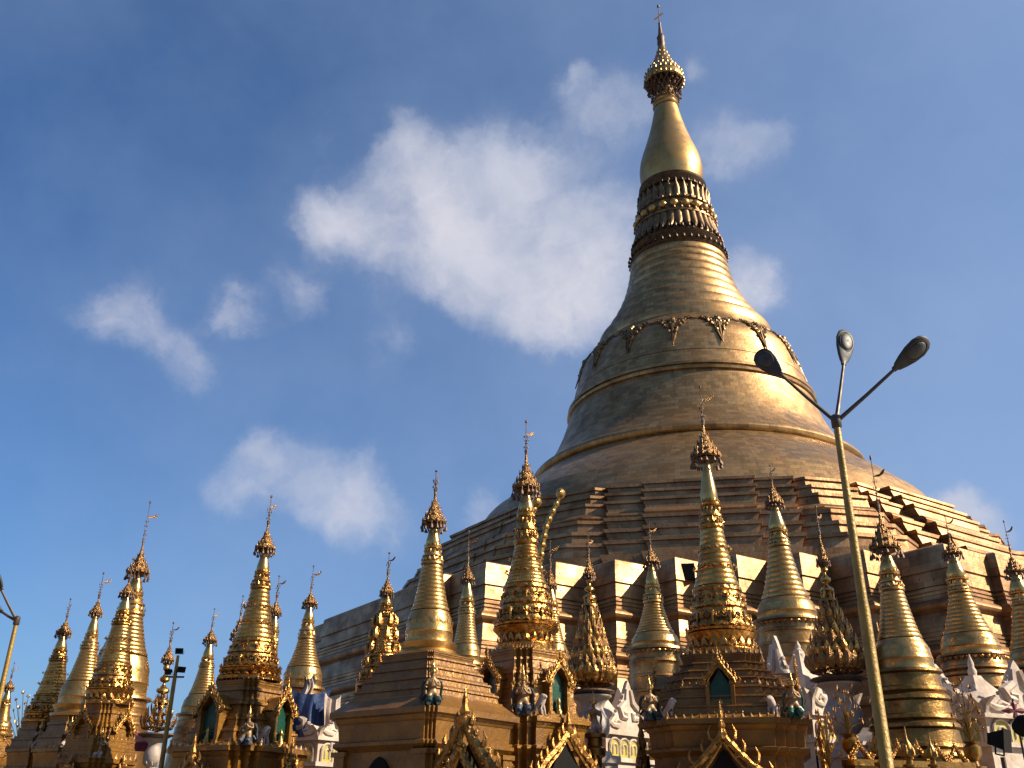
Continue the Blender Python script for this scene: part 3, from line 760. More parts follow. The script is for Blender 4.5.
TBL = [
('S1', 4.688, 21.495, 11.642, 10.561, [(9.701, 0.338), (8.594, 0.189), (7.913, 0.256), (6.557, 0.522), (5.486, 0.689), (5.054, 0.727)], [(4.968, 0.836), (4.293, 1.259), (3.677, 1.586), (3.596, 1.712)], 'R', 0),
('S2', 5.056, 33.622, 11.756, 10.895, [(10.234, 0.287), (9.44, 0.213), (8.767, 0.317), (7.728, 0.696), (7.184, 0.899), (4.107, 1.029)], [], 'O', 0),
('S3', 9.447, 32.661, 13.659, 13.005, [(12.174, 0.305), (11.214, 0.283), (10.563, 0.351), (8.74, 0.824), (7.993, 1.054), (5.303, 1.181)], [], 'O', 0),
('S4', 10.096, 25.041, 11.171, 9.505, [(8.47, 0.377), (7.844, 0.213), (7.31, 0.291), (6.067, 0.569), (5.266, 0.766), (2.495, 1.214)], [], 'O', 0),
('S5', 15.432, 32.525, 11.778, 10.939, [(10.366, 0.314), (9.522, 0.294), (8.969, 0.343), (7.587, 0.809), (6.898, 0.968), (4.264, 1.417)], [], 'O', 0),
('S6', 18.934, 35.235, 12.448, 11.194, [(10.429, 0.338), (9.677, 0.298), (9.158, 0.333), (7.571, 0.762), (6.938, 0.936), (4.504, 1.396)], [], 'O', 0),
('S7', 0.349, 20.997, 10.443, 9.548, [(8.707, 0.302), (8.154, 0.172), (7.356, 0.249), (6.449, 0.488), (5.488, 0.631), (5.063, 0.582)], [(4.958, 0.883), (4.235, 1.06), (3.672, 1.173), (3.593, 1.422)], 'R', 45),
('S8', -1.579, 18.934, 8.412, 7.926, [(7.257, 0.237), (6.773, 0.143), (6.361, 0.202), (5.44, 0.395), (4.801, 0.487), (4.574, 0.543)], [(4.536, 0.814), (3.687, 1.367), (3.578, 1.515), (3.489, 1.626)], 'P', 45),
('S9', -1.489, 32.966, 11.203, 10.043, [(9.405, 0.227), (8.708, 0.208), (8.194, 0.275), (7.185, 0.441), (6.559, 0.539), (5.72, 0.466)], [], 'O', 0),
('S10', -6.112, 23.209, 9.235, 8.444, [(7.827, 0.237), (7.248, 0.148), (6.803, 0.22), (5.605, 0.478), (4.865, 0.637), (4.683, 0.658)], [(4.592, 0.751), (3.792, 1.11), (3.25, 1.373), (3.143, 1.644)], 'R', 45),
('S11', -6.768, 32.299, 9.719, 8.857, [(8.382, 0.237), (7.847, 0.168), (7.188, 0.266), (6.285, 0.559), (5.654, 0.652), (3.911, 0.764)], [], 'O', 0),
('S12', -7.137, 29.139, 8.602, 7.892, [(7.437, 0.182), (6.928, 0.151), (6.486, 0.18), (5.475, 0.325), (4.911, 0.41), (3.542, 0.516)], [], 'O', 0),
('S13', -9.723, 34.662, 9.183, 8.461, [(7.716, 0.251), (7.227, 0.213), (6.813, 0.283), (5.862, 0.489), (5.197, 0.624), (3.9, 0.682)], [], 'O', 0),
('S14', -11.794, 38.222, 9.433, 8.685, [(8.142, 0.256), (7.491, 0.195), (7.112, 0.272), (6.106, 0.539), (5.376, 0.763), (4.127, 0.977)], [], 'O', 0),
('S15', -12.499, 31.619, 11.781, 10.184, [(9.223, 0.352), (8.585, 0.233), (7.794, 0.395), (6.512, 0.776), (5.213, 0.953), (3.814, 1.215)], [], 'O', 0),
('S16', -10.084, 25.046, 8.042, 7.45, [(7.079, 0.184), (6.608, 0.157), (6.248, 0.234), (5.291, 0.409), (4.605, 0.505), (4.317, 0.552)], [(4.269, 0.602), (3.468, 0.841), (3.007, 0.932)], 'R', 45),
('S17', -13.073, 30.3, 8.928, 8.093, [(7.62, 0.19), (6.968, 0.156), (6.479, 0.249), (5.522, 0.49), (4.821, 0.637), (4.533, 0.665)], [(4.476, 0.724), (3.572, 1.072)], 'R', 40),
('S18', -15.066, 32.696, 8.598, 7.919, [(7.417, 0.236), (6.857, 0.184), (6.466, 0.267), (5.412, 0.493), (4.788, 0.62), (4.572, 0.65)], [(4.51, 0.715), (3.72, 1.028)], 'R', 40),
('S19', -20.275, 40.173, 7.564, 6.932, [(6.541, 0.203), (5.999, 0.161), (5.769, 0.201), (5.312, 0.32), (4.935, 0.438), (4.748, 0.477)], [(4.711, 0.516), (4.006, 0.709)], 'R', 40),
('S23', 1.192, 27.975, 9.461, 8.666, [(8.067, 0.177), (7.537, 0.176), (7.13, 0.233), (6.361, 0.432), (5.719, 0.542), (3.79, 0.609)], [], 'O', 0),
('S24', -3.349, 25.783, 8.464, 7.823, [(7.33, 0.176), (7.032, 0.135), (6.658, 0.215), (5.691, 0.423), (4.929, 0.574), (3.581, 0.662)], [], 'K', 0),
]
INFO = {
'S1': ("tall ornate gold foreground stupa with a dark teal front niche, before the great bell", 'A'),
'S2': ("pale gold bell stupa behind the white flame gable, left of the teal-niched foreground stupa", 'B'),
'S3': ("large pale gold bell stupa on a plain drum, directly right of the teal-niched foreground stupa", 'B'),
'S4': ('olive gold stupa on a wide round tiered base, partly hidden by the tall lamp post', 'B'),
'S5': ('shining gold stupa on a tiered round base behind the white flame-roofed shrine at the right', 'B'),
'S6': ('gold stupa cut by the right edge of the picture', 'B'),
'S7': ("richly chased gold stupa on a square pedestal with one bright green niche, left of centre", 'A'),
'S8': ("smooth gold bell stupa on a plain pyramid-stepped square shrine with a green-winged corner figure", 'A2'),
'S9': ('small slender gold stupa between the two big foreground spires, in front of the great terraces', 'B'),
'S10': ("bright gold stupa on a sunlit square pedestal with two green niches, beside the blue tarpaulin", 'A'),
'S11': ('gold bell stupa wrapped with a blue tarpaulin and pale cloth round its base', 'B'),
'S12': ('thin gold spire peeping out just right of the sunlit stupa with two green niches', 'B'),
'S13': ('gold spire mostly hidden at the left of the sunlit stupa with two green niches', 'B'),
'S14': ('slim gold bell stupa standing alone right of the floodlight pole', 'B'),
'S15': ('tallest and widest gold stupa of the left-hand cluster, with a broad ringed drum', 'B'),
'S16': ("chased gold stupa on a square pedestal, overlapping the front of the widest left-hand stupa", 'A'),
'S17': ("smooth-belled gold stupa on a square pedestal, second full spire from the left", 'A2'),
'S18': ('coppery chased gold stupa, leftmost full spire of the cluster at the left', 'A'),
'S19': ('tiny far gold stupa beside the lamp post at the left picture edge', 'A2'),
'S23': ('small pale gold stupa half hidden behind the right side of the green-niched foreground spire', 'B'),
'S24': ("gold stupa crusted with knobby leafwork, just left of the plain pyramid-stepped shrine", 'K'),
}
def hp(k): return {q[0]: q for q in TBL}[k]
for (nm, X, Y, tip, apex, segs, ped, typ, rot) in TBL:
    label, kind = INFO[nm]
    az = math.atan2(X, Y)
    t = thing('small_stupa', label, 'stupa', (X, Y, 0), -az + R(rot) + R({'S1': -4, 'S10': 3, 'S8': 3, 'S7': -3}.get(nm, 0)), 'small gilded stupas round the great stupa')
    (mz, mr), (cz, cr), (lz, lr), (gz, gr_), (bz, br_), (sz, sr_) = segs
    ornate = kind in ('A', 'K')
    near = Y < 28.5
    sg = 40 if near else 32
    # umbrella, stem, vane
    crown_parts(t, tip, apex, mz, mr)
    # smooth cone bud
    mb = MB(); H = mz-cz
    mb.lathe([(cz, cr*.98), (cz+H*.10, cr*1.05), (cz+H*.22, cr*1.0), (cz+H*.45, cr*.80), (cz+H*.7, cr*.58), (cz+H*.95, cr*.42), (mz+.05, cr*.38)], sg)
    mb.build('banana_bud', M_BUDS, t)
    # lotus section
    mb = MB(); H = cz-lz; m_ = M_ORN if ornate else M_PALE
    pr = [(lz, lr*1.0), (lz+H*.06, lr*1.14), (lz+H*.14, lr*1.12), (lz+H*.18, lr*.95), (lz+H*.40, lr*.88), (lz+H*.44, lr*1.02), (lz+H*.50, lr*1.02), (lz+H*.53, lr*.85),
          (lz+H*.8, lerp(lr, cr, .8)*.9), (lz+H*.84, cr*1.22), (lz+H*.92, cr*1.25), (lz+H*.96, cr*1.05), (cz, cr*.9)]
    mb.lathe(pr, sg)
    nP = 14 if near else 10
    petal_band(mb, lz+H*.18, lr*.97, nP, H*.24, lr*.10)
    petal_band(mb, lz+H*.82, lerp(lr, cr, .8)*.92, nP, H*.26, lr*.12, down=True)
    petal_band(mb, lz+H*.94, cr*1.15, nP, H*.14, lr*.05)
    mb.build('lotus_band', m_, t)
    # ringed section
    mb = MB(); nR = 11 if near else 10
    mb.lathe([(gz, gr_*.97)] + ringed(gz, gr_*.95, lz, lr*.95, nR, (gr_-lr)/nR*.42) + [(lz+.01, lr*.9)], sg)
    if ornate:
        petal_band(mb, lerp(gz, lz, .3), lerp(gr_, lr, .3)*1.03, 16, (lz-gz)*.07, .03)
        petal_band(mb, lerp(gz, lz, .62), lerp(gr_, lr, .62)*1.04, 14, (lz-gz)*.07, .03)
    mb.build('ringed_spire', M_GOLD if ornate else M_PALE, t)
    # bell
    mb = MB(); H = gz-bz
    if ornate:
        pr = [(bz, br_*1.0), (bz+H*.04, br_*1.10), (bz+H*.08, br_*1.12), (bz+H*.12, br_*1.02), (bz+H*.3, lerp(br_, gr_, .25)*.97), (bz+H*.5, lerp(br_, gr_, .5)*.97), (bz+H*.54, lerp(br_, gr_, .5)*1.05),
              (bz+H*.60, lerp(br_, gr_, .55)*1.05), (bz+H*.62, lerp(br_, gr_, .6)*.97), (bz+H*.86, gr_*1.0), (bz+H*.9, gr_*1.07), (bz+H*.97, gr_*1.05), (gz, gr_*.9)]
        mb.lathe(pr, sg)
        scroll_band(mb, bz+H*.33, lerp(br_, gr_, .28), 11 if near else 8, H*.26, .022 if near else .03, .3)
        scroll_band(mb, bz+H*.74, lerp(br_, gr_, .75), 11 if near else 8, H*.13, .016, .2)
        petal_band(mb, bz+H*.10, br_*1.06, 22, H*.10, .03)
        mb.build('bell', M_ORN, t)
    else:
        pr = [(bz, br_*.98), (bz+H*.08, br_*.94), (bz+H*.3, lerp(br_, gr_, .25)), (bz+H*.34, lerp(br_, gr_, .25)*1.02), (bz+H*.38, lerp(br_, gr_, .27)), (bz+H*.62, lerp(br_, gr_, .45)), (bz+H*.8, lerp(br_, gr_, .7)), (bz+H*.92, gr_*1.0), (bz+H*.97, gr_*.98), (gz, gr_*.9)]
        mb.lathe(curve(pr, 2), sg)
        petal_band(mb, bz+H*.74, lerp(br_, gr_, .6), 14, H*.26, .02, down=True)
        mb.build('bell', M_PALE, t)
    # flange and drum below the bell
    mb = MB(); H = bz-sz
    if typ == 'R' or typ == 'P':
        mb.lathe([(sz-.04, sr_*1.12), (sz+H*.15, sr_*1.14), (sz+H*.2, sr_*1.0), (sz+H*.45, sr_*.94), (sz+H*.6, sr_*.98), (bz-.03, br_*1.12), (bz+.0, br_*1.14), (bz+.03, br_*1.02)], sg)
        if kind == 'A': petal_band(mb, sz+H*.25, sr_*1.0, 22, H*.5, .03)
        mb.build('ring_base', M_ORN if kind == 'A' else M_PALE, t)
    else:
        pr = [(bz+.02, br_*1.0), (bz+.01, br_*1.13), (bz-.06, br_*1.15), (bz-.10, br_*1.02)]
        if nm in ('S4', 'S5', 'S6'):
            n = 4
            for k in range(n):
                za, zb = lerp(bz-.1, sz, k/n), lerp(bz-.1, sz, (k+1)/n); ra, rb = lerp(br_, sr_, (k+.25)/n), lerp(br_, sr_, (k+1)/n); h = za-zb
                pr += [(za-.01, ra), (za-h*.45, ra*1.04), (za-h*.5, ra*1.12), (za-h*.62, ra*1.14), (za-h*.68, ra*1.07), (za-h*.8, rb*1.08), (za-h*.93, rb*1.1), (zb+.01, rb*1.0)]
        else:
            n = 6 if nm in ('S2', 'S3') else 5
            for k in range(n):
                za, zb = lerp(bz-.1, sz, k/n), lerp(bz-.1, sz, (k+1)/n); ra, rb = lerp(br_, sr_, (k)/n), lerp(br_, sr_, (k+1)/n); h = za-zb
                pr += [(za, ra), (za-h*.55, ra*1.01), (za-h*.6, ra*1.05), (za-h*.75, ra*1.06), (za-h*.8, rb*1.01), (zb+.01, rb)]
        pr += [(sz, sr_*1.1), (sz-.1, sr_*1.12), (sz-.15, sr_*1.0), (sz-.7, sr_*1.05), (sz-.75, sr_*1.2), (0, sr_*1.25)]
        mb.lathe(pr, sg)
        if nm in ('S3', 'S2', 'S5'): petal_band(mb, bz-.10, br_*1.1, 34, .10, .03, down=True)
        mb.build('drum', M_OLD if nm in ('S4',) else M_DRUM, t)
    if kind == 'K':      # knobby leaf crust over the whole body
        mb = MB()
        for k in range(9):
            z = lerp(sz, lz, k/8.5); r = lerp(sr_, lr, k/8.5)*1.02; n = int(13-k*.8)
            for i in range(n):
                a = 2*PI*(i+.5*(k % 2))/n
                mb.tube([(r*.8*math.cos(a), r*.8*math.sin(a), z-.1), (r*1.15*math.cos(a), r*1.15*math.sin(a), z+.02), (r*1.2*math.cos(a), r*1.2*math.sin(a), z+.16), (r*1.0*math.cos(a), r*1.0*math.sin(a), z+.3)], [.07, .09, .06, .01], 5)
        mb.build('leafwork', M_ORN, t)
    # pedestal
    if ped:
        f_ = .80 if rot == 45 or rot == 40 else .98      # apparent half width -> half side
        P = [(z, w*f_) for z, w in ped]
        mb = MB(); pr = [(sz-.02, P[0][1]*.86)]
        if typ == 'P':
            pr += cornice(P[0][0]+.03, P[0][1], .1, .03)
            pr += stepped(P[0][0]-.08, P[0][1], P[1][0], P[1][1], 4)
        else:
            pr += cornice(P[0][0]+.03, P[0][1], .16, .04)
            for k in range(len(P)-1):
                if P[k][0]-P[k+1][0] < .2: continue
                pr += stepped(min(P[k][0], pr[-1][0]-.02), P[k][1], P[k+1][0], P[k+1][1], 3 if nm == 'S1' else 2)
        zl, sl_ = P[-1]
        pr += [(zl+.02, sl_*1.0), (zl, sl_*1.03), (zl-.10, sl_*1.03), (zl-.12, sl_*.97), (zl-.2, sl_*.95)]
        pr += [(zl-.22, sl_*.93)]
        for k, z in enumerate((zl-.6, zl-1.4)):
            if z < .5: break
        zq = zl-.22
        pr += [(zq-.30, sl_*.91), (zq-.32, sl_*.97), (zq-.38, sl_*.97), (zq-.42, sl_*.93), (zq-.48, sl_*.88), (.9, sl_*.88), (.88, sl_*.95), (.5, sl_*.97), (.48, sl_*1.04), (0, sl_*1.06)]
        kk = .05 if typ == 'P' else .15
        sq_loft(mb, pr, kk)
        if typ == 'R':
            sq_points(mb, P[0][0]+.02, P[0][1]+.02, kk, .13, .09)
            sq_points(mb, zl-.005, sl_*1.0, kk, .17, .10)
            for k in range(1, len(P)-1): sq_points(mb, P[k][0]-.01, P[k][1]*.98, kk, .14, .08)
        mb.build('pedestal', M_PED2 if nm in ('S1', 'S8') else M_PED, t)
        if typ == 'R' and near or nm in ():
            zb, sb = zl, sl_
            hN = (P[0][0]-zl)*.72; wN = hN*.55
            for q in range(4):
                niche(t, zl+.02, lerp(P[0][1], sl_, .78), q*PI/2, wN, hN, .42, None)
            # big gables over the doorways of the lower storey
            for q in range(4):
                mb = MB(); gb = MB(); gable_into(gb, sl_*1.35, sl_*.85, .06)
                mb.merge(gb, Matrix.Rotation(q*PI/2, 4, 'Z') @ Matrix.Translation((0, -sl_*1.12, zl-.05-sl_*.9)))
                f = mb.build('door_gable', M_SCR, t)
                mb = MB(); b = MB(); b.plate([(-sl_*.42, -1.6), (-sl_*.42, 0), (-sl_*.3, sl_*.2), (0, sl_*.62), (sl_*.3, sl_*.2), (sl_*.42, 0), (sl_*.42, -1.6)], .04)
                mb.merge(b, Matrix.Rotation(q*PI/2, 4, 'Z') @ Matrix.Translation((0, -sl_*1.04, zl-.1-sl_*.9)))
                mb.build('doorway_shade_plate', M_BLACK, t)  # black plate stands in for the shade inside the doorway
# black arched plates, part of the pyramid shrine, paint the shade of openings
t8 = [o for o in S.collection.objects if o.name.startswith('small_stupa') and 'pyramid' in o['label']][0]
_, X8, Y8, *_r = hp('S8'); z8 = hp('S8')[6][-1][0]; s8 = hp('S8')[6][-1][1]*.8
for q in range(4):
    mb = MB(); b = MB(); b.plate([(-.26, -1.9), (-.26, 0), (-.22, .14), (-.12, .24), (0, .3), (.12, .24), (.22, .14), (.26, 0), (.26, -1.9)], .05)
    mb.merge(b, Matrix.Rotation(q*PI/2, 4, 'Z') @ Matrix.Translation((0, -s8*.89, z8-1.08))); mb.build('opening_shade_plate', M_BLACK, t8)
    for sg in (-1, 1):
        mb = MB(); b = MB(); b.box((sg*s8*.76, -s8*.89, z8-1.3), (s8*.10, .05, .62)); b.box((sg*s8*.76, -s8*.9, z8-.72), (s8*.14, .07, .04)); mb.merge(b, Matrix.Rotation(q*PI/2, 4, 'Z')); mb.build('pilaster', M_PED2, t8)

# ------------------------------------------------------------------ gilded lantern trees in white vases
def leaf(mb, p, a, L, w, lean):
    """upright flame-shaped leaf with a lit lens cross-section"""
    o = Vector((math.cos(a), math.sin(a), 0)); s_ = Vector((-math.sin(a), math.cos(a), 0)); z = Vector((0, 0, 1))
    P = [Vector(p), Vector(p)+o*lean*.3+z*L*.35, Vector(p)+o*lean*.55+z*L*.65, Vector(p)+o*lean*.4+z*L]
    wd = [.15*w, w, .7*w, .02*w]; vs = []
    for q, ww in zip(P, wd): vs += [q-s_*ww, q+o*ww*.45, q+s_*ww, q-o*ww*.3]
    fs = []
    for j in range(3):
        for i in range(4): fs.append([j*4+i, j*4+(i+1) % 4, (j+1)*4+(i+1) % 4, (j+1)*4+i])
    mb.add(vs, fs)
def lantern_tree(x, y, tip, apex, rim, bulbs_z, bot, rmax, vase_bot, label, vase_r=.3, tiers=8):
    t = thing('lantern_tree', label, 'ornamental tree', (x, y, 0), rnd.uniform(0, 1), 'gilded lantern trees in vases')
    crown_parts(t, tip, apex, rim, .17, 12)
    mb = MB(); mb.lathe([(bot-.3, .06), (bot, .06), (rim, .03)], 8); mb.build('stem_rod', M_OLD, t)
    mb = MB(); n = 4; H = rim-bulbs_z; pr = []
    for k in range(n):
        r = .10+.045*k; z1 = rim-H*k/n; z0 = rim-H*(k+1)/n; h = z1-z0
        mb.lathe([(z0, .04), (z0+h*.05, r*.7), (z0+h*.2, r), (z0+h*.4, r*.95), (z0+h*.55, r*.6), (z0+h*.7, r*.35), (z0+h*.9, .04), (z1, .035)], 14)
    mb.build('bulb_tiers', M_GOLD, t)
    for k in range(tiers):
        f = (k+.2)/tiers; z = lerp(bulbs_z, bot, f); r = lerp(.16, rmax, f**1.15); n = int(7+k*2.2)
        mb = MB()
        mb.lathe([(z-.03, r*.82), (z, r*.9), (z+.03, r*.82), (z+.02, r*.72), (z-.02, r*.72)], 20, cap=False)
        for i in range(n):
            a = 2*PI*(i+.5*(k % 2))/n
            L = (bulbs_z-bot)/tiers*(1.7+.5*rnd.random())
            leaf(mb, (r*.86*math.cos(a), r*.86*math.sin(a), z), a, L, .05+.012*k*rmax/.7, r*.25)
            if i % 3 == 0: mb.tube([(.04*math.cos(a), .04*math.sin(a), z-.08), (r*.86*math.cos(a), r*.86*math.sin(a), z)], .014, 4)
        mb.build('leaf_tier', M_HTI if k % 2 else M_ORN, t)
    mb = MB(); mb.lathe([(bot-.12, .1), (bot-.10, rmax*.6), (bot-.02, rmax*.85), (bot+.02, rmax*.8), (bot, .1)], 24); mb.build('tray', M_DARK, t)
    v = MB(); H = bot-.1-vase_bot
    v.lathe(curve([(vase_bot, vase_r*.95), (vase_bot+H*.10, vase_r*.6), (vase_bot+H*.18, vase_r*.55), (vase_bot+H*.32, vase_r*1.0), (vase_bot+H*.55, vase_r*1.05), (vase_bot+H*.75, vase_r*.72), (vase_bot+H*.88, vase_r*.85), (vase_bot+H*.97, vase_r*1.25), (vase_bot+H, vase_r*1.2)], 3), 28)
    petal_band(v, vase_bot+H*.2, vase_r*.7, 10, H*.3, .05)
    v.lathe([(0, vase_r*1.5), (vase_bot-.3, vase_r*1.5), (vase_bot-.28, vase_r*1.7), (vase_bot-.1, vase_r*1.7), (vase_bot-.08, vase_r*1.2), (vase_bot+.02, vase_r*1.1)], 20)
    v.build('vase', M_VASE, t)
    return t
lantern_tree(2.25, 26.91, 9.32, 8.75, 8.14, 7.2, 4.95, .74, 3.4, 'leafy gilded lantern tree between the green-niched stupa and the white flame gable', .42, 9)
lantern_tree(8.56, 25.6, 9.86, 9.0, 8.24, 7.1, 5.15, .86, 3.5, 'wide gilded leaf tree on a grey-white vase, just left of the tall lamp post', .46, 8)
lantern_tree(-10.22, 29.27, 7.17, 6.55, 6.04, 4.75, 3.95, .60, 2.9, 'small gilded lantern tree on a white vase left of the floodlight pole', .24, 4)

# ------------------------------------------------------------------ white stucco shrines with flame gables
def flame_gable(mb, w, h, th=.12):
    """stucco flame gable: concave sides, hooked corner horns, S-scroll relief"""
    out = [(-.5*w, 0), (-.52*w, .16*h), (-.60*w, .30*h), (-.50*w, .27*h), (-.38*w, .26*h), (-.26*w, .38*h), (-.17*w, .55*h), (-.10*w, .75*h), (-.03*w, 1.0*h), (.0, 1.08*h),
           (.03*w, 1.0*h), (.10*w, .75*h), (.17*w, .55*h), (.26*w, .38*h), (.38*w, .26*h), (.50*w, .27*h), (.60*w, .30*h), (.52*w, .16*h), (.5*w, 0)]
    mb.plate(out, th)
    for sg in (-1, 1):
        mb.tube([(x*sg, -th*.5, z) for x, z in ((.04*w, .88*h), (.07*w, .62*h), (.20*w, .46*h), (.17*w, .30*h), (.07*w, .28*h), (.06*w, .38*h), (.12*w, .40*h))], [.03*w, .045*w, .05*w, .045*w, .035*w, .03*w, .02*w], 6)
        mb.tube([(x*sg, -th*.5, z) for x, z in ((.46*w, .22*h), (.36*w, .12*h), (.25*w, .10*h), (.20*w, .18*h), (.27*w, .22*h), (.31*w, .17*h))], [.02*w, .035*w, .04*w, .035*w, .03*w, .02*w], 6)
        for k in range(7):
            t = (k+1)/8; x = lerp(.44, .05, t)*w; z = (lerp(.24, .9, t**1.9))*h
            mb.ell((sg*x, 0, z), (.028*w, th*.6, .035*h), 6, 4)
def white_shrine(x, y, rz, w, base_z, gable_h, spire_z, label, arches=4, side=True):
    t = thing('white_shrine', label, 'shrine', (x, y, 0), rz, 'white stucco shrines with flame gables')
    b = MB(); hw = w/2
    b.box((0, 0, (base_z-.75)/2), (hw*1.08, hw*1.08, (base_z-.75)/2)); b.box((0, 0, base_z-.71), (hw*1.16, hw*1.16, .06))
    b.box((0, 0, base_z-.33), (hw*.90, hw*.90, .33)); b.box((0, 0, base_z+.02), (hw*1.02, hw*1.02, .05))
    b.build('body', M_WHITE, t)
    for q in range(4):
        g_ = MB(); f = MB(); flame_gable(g_, w, gable_h); f.merge(g_, Matrix.Rotation(q*PI/2, 4, 'Z') @ Matrix.Translation((0, -hw*.93, base_z+.07))); f.build('flame_gable', M_WHITE, t)
    # roof inside the gables
    r = MB(); r.rings([[(sx*hw*s_, sy*hw*s_, base_z+z) for sx, sy in ((-1, -1), (1, -1), (1, 1), (-1, 1))] for z, s_ in ((.06, .9), (gable_h*.3, .78), (gable_h*.34, .6), (gable_h*.55, .42), (gable_h*.6, .3), (gable_h*.85, .14), (gable_h*.95, .10))], cap1=True); r.build('roof', M_WHITE, t)
    # arch row
    for q in range(4):
        for i in range(arches):
            cx = lerp(-hw*.78, hw*.78, (i+.5)/arches); aw = hw*.78/arches*.9
            ol = [(-aw, -.28), (-aw, .08)] + [(-aw*math.cos(PI*j/8), .08+aw*1.0*math.sin(PI*j/8)) for j in range(1, 8)] + [(aw, .08), (aw, -.28)]
            m_ = MB(); p = MB(); p.plate(ol, .04); m_.merge(p, Matrix.Rotation(q*PI/2, 4, 'Z') @ Matrix.Translation((cx, -hw*.91, base_z-.40)))
            a_ = m_.build('arch_panel', M_YEL, t)
            m_ = MB(); p = MB(); p.tube([(x_*1.12, -.03, z_) for x_, z_ in ol], .035, 5); p.tube([(x_*.45, -.03, z_*.45+.0) for x_, z_ in ol], .03, 5)
            m_.merge(p, Matrix.Rotation(q*PI/2, 4, 'Z') @ Matrix.Translation((cx, -hw*.91, base_z-.40))); m_.build('arch_moulding', M_WHITE, a_)
    s_ = MB(); zt = base_z+gable_h*.9
    if spire_z > zt: s_.lathe([(zt-.2, .16), (zt, .18), (zt+.05, .11), (lerp(zt, spire_z, .3), .13), (lerp(zt, spire_z, .45), .08), (lerp(zt, spire_z, .6), .09), (spire_z, .01)], 12); s_.build('spirelet', M_WHITE, t)
    return t
def azr(x, y): return -math.atan2(x, y)
white_shrine(2.7, 30.1, azr(2.7, 30)+R(-38), 2.3, 4.05, 1.35, 5.2, 'white flame-gabled shrine with yellow arches, between the leafy lantern tree and the teal-niched stupa')
white_shrine(8.9, 30.0, azr(8.9, 30)+R(-38), 2.2, 4.6, 2.1, 6.9, 'tall white flame gable standing between the plain-drum stupa and the grey-white vase')
white_shrine(13.3, 28.2, azr(13.3, 28.2)+R(-42), 3.0, 4.35, 1.35, 6.25, 'broad white shrine with scalloped flame gables and spirelet at the lower right')
white_shrine(-5.9, 31.8, azr(-5.9, 31.8)+R(42), 2.3, 3.95, 1.0, 4.6, 'white shrine with yellow arches below the blue tarpaulin')

# tarpaulin + cloth on S11
def cloth(name, m, x, y, ztop, w, h, rz, label, seed, bulge=.25):
    r_ = random.Random(seed); nx, nz = 14, 12; vs = []; 
    for j in range(nz+1):
        for i in range(nx+1):
            u = i/nx; v = j/nz
            xx = (u-.5)*w*(1-.25*v*(1 if seed % 2 else -.2)) + .05*math.sin(v*5+seed)
            yy = -bulge*math.cos((u-.5)*2.6) + .09*math.sin(u*11+v*3+seed)*(.3+v) + .04*math.sin(u*23+seed)
            zz = -v*h*(1+.08*math.sin(u*5+seed)) - .18*math.sin(u*PI)*(1-v)
            vs.append((xx, yy, zz))
    fs = [[j*(nx+1)+i, j*(nx+1)+i+1, (j+1)*(nx+1)+i+1, (j+1)*(nx+1)+i] for j in range(nz) for i in range(nx)]
    n0 = len(vs); vs2 = vs+[(a, b+.02, c) for a, b, c in vs]
    fs2 = fs+[[k+n0 for k in f][::-1] for f in fs]
    for i in range(nx): fs2.append([i+1, i, n0+i, n0+i+1]); q = nz*(nx+1)+i; fs2.append([q, q+1, n0+q+1, n0+q])
    for j in range(nz): a = j*(nx+1); fs2.append([a, a+nx+1, n0+a+nx+1, n0+a]); a += nx; fs2.append([a+nx+1, a, n0+a, n0+a+nx+1])
    mb = MB(); mb.add(vs2, fs2); o = mb.build(name, m, None, 70); o.location = (x, y, ztop); o.rotation_euler = (0, 0, rz)
    return tag(o, label, 'cloth' if name != 'tarpaulin' else 'tarpaulin')
cloth('tarpaulin', M_TARP, -6.25, 30.9, 5.45, 1.35, 1.55, azr(-6.2, 30.8), 'crumpled blue tarpaulin draped round the foot of a gold stupa', 3)
cloth('pale_sheet', M_CLOTH, -5.45, 30.85, 5.3, .62, 1.7, azr(-5.4, 30.8)+.5, 'dirty white sheet hanging at the right of the blue tarpaulin', 4, .12)
cloth('pale_sheet', M_CLOTH, -6.35, 31.2, 5.95, .32, .75, azr(-6.3, 31)+.2, 'small pale rag sticking up above the blue tarpaulin', 6, .08)

# ------------------------------------------------------------------ figures on the ledges
def corner(nm, f, gx, gy):
    """world point on the ledge of a square pedestal, gx/gy as fractions of its half side"""
    q = hp(nm); s_ = q[6][-1][1]*(.80 if q[8] in (45, 40) else .98)
    a = -math.atan2(q[1], q[2]) + R(q[8]) + R({'S1': -4, 'S10': 3, 'S8': 3, 'S7': -3}.get(nm, 0))
    x, y = gx*s_, gy*s_
    return q[1]+x*math.cos(a)-y*math.sin(a), q[2]+x*math.sin(a)+y*math.cos(a), q[6][-1][0]
put_deity(*corner('S8', 0, -.86, -.88), .66, R(15), M_TEAL, 'crowned figure with green wings kneeling on the corner of the plain pyramid shrine')
put_deity(*corner('S7', 0, -.78, -.80), .78, R(0), M_BLUE, 'blue-robed figure on the corner ledge of the green-niched foreground pedestal')
put_lion(*corner('S7', 0, -.50, -.93), .42, R(50), 'pale lion beside the blue-robed figure on the green-niched pedestal')
put_deity(*corner('S1', 0, -.86, -.84), .72, R(10), M_TEAL, 'dark robed figure at the left corner of the teal-niched foreground pedestal')
put_lion(*corner('S1', 0, -.62, -.88), .42, R(50), 'white lion at the left corner of the teal-niched foreground pedestal')
put_deity(*corner('S1', 0, .84, -.84), .72, R(-10), M_GREEN, 'green robed figure at the right corner of the teal-niched foreground pedestal')
put_lion(*corner('S1', 0, .60, -.88), .42, R(-50), 'white lion at the right corner of the teal-niched foreground pedestal')
put_deity(*corner('S10', 0, -.80, -.82), .66, R(-10), M_BLUE, 'blue figure at the front corner of the sunlit pedestal with two green niches')
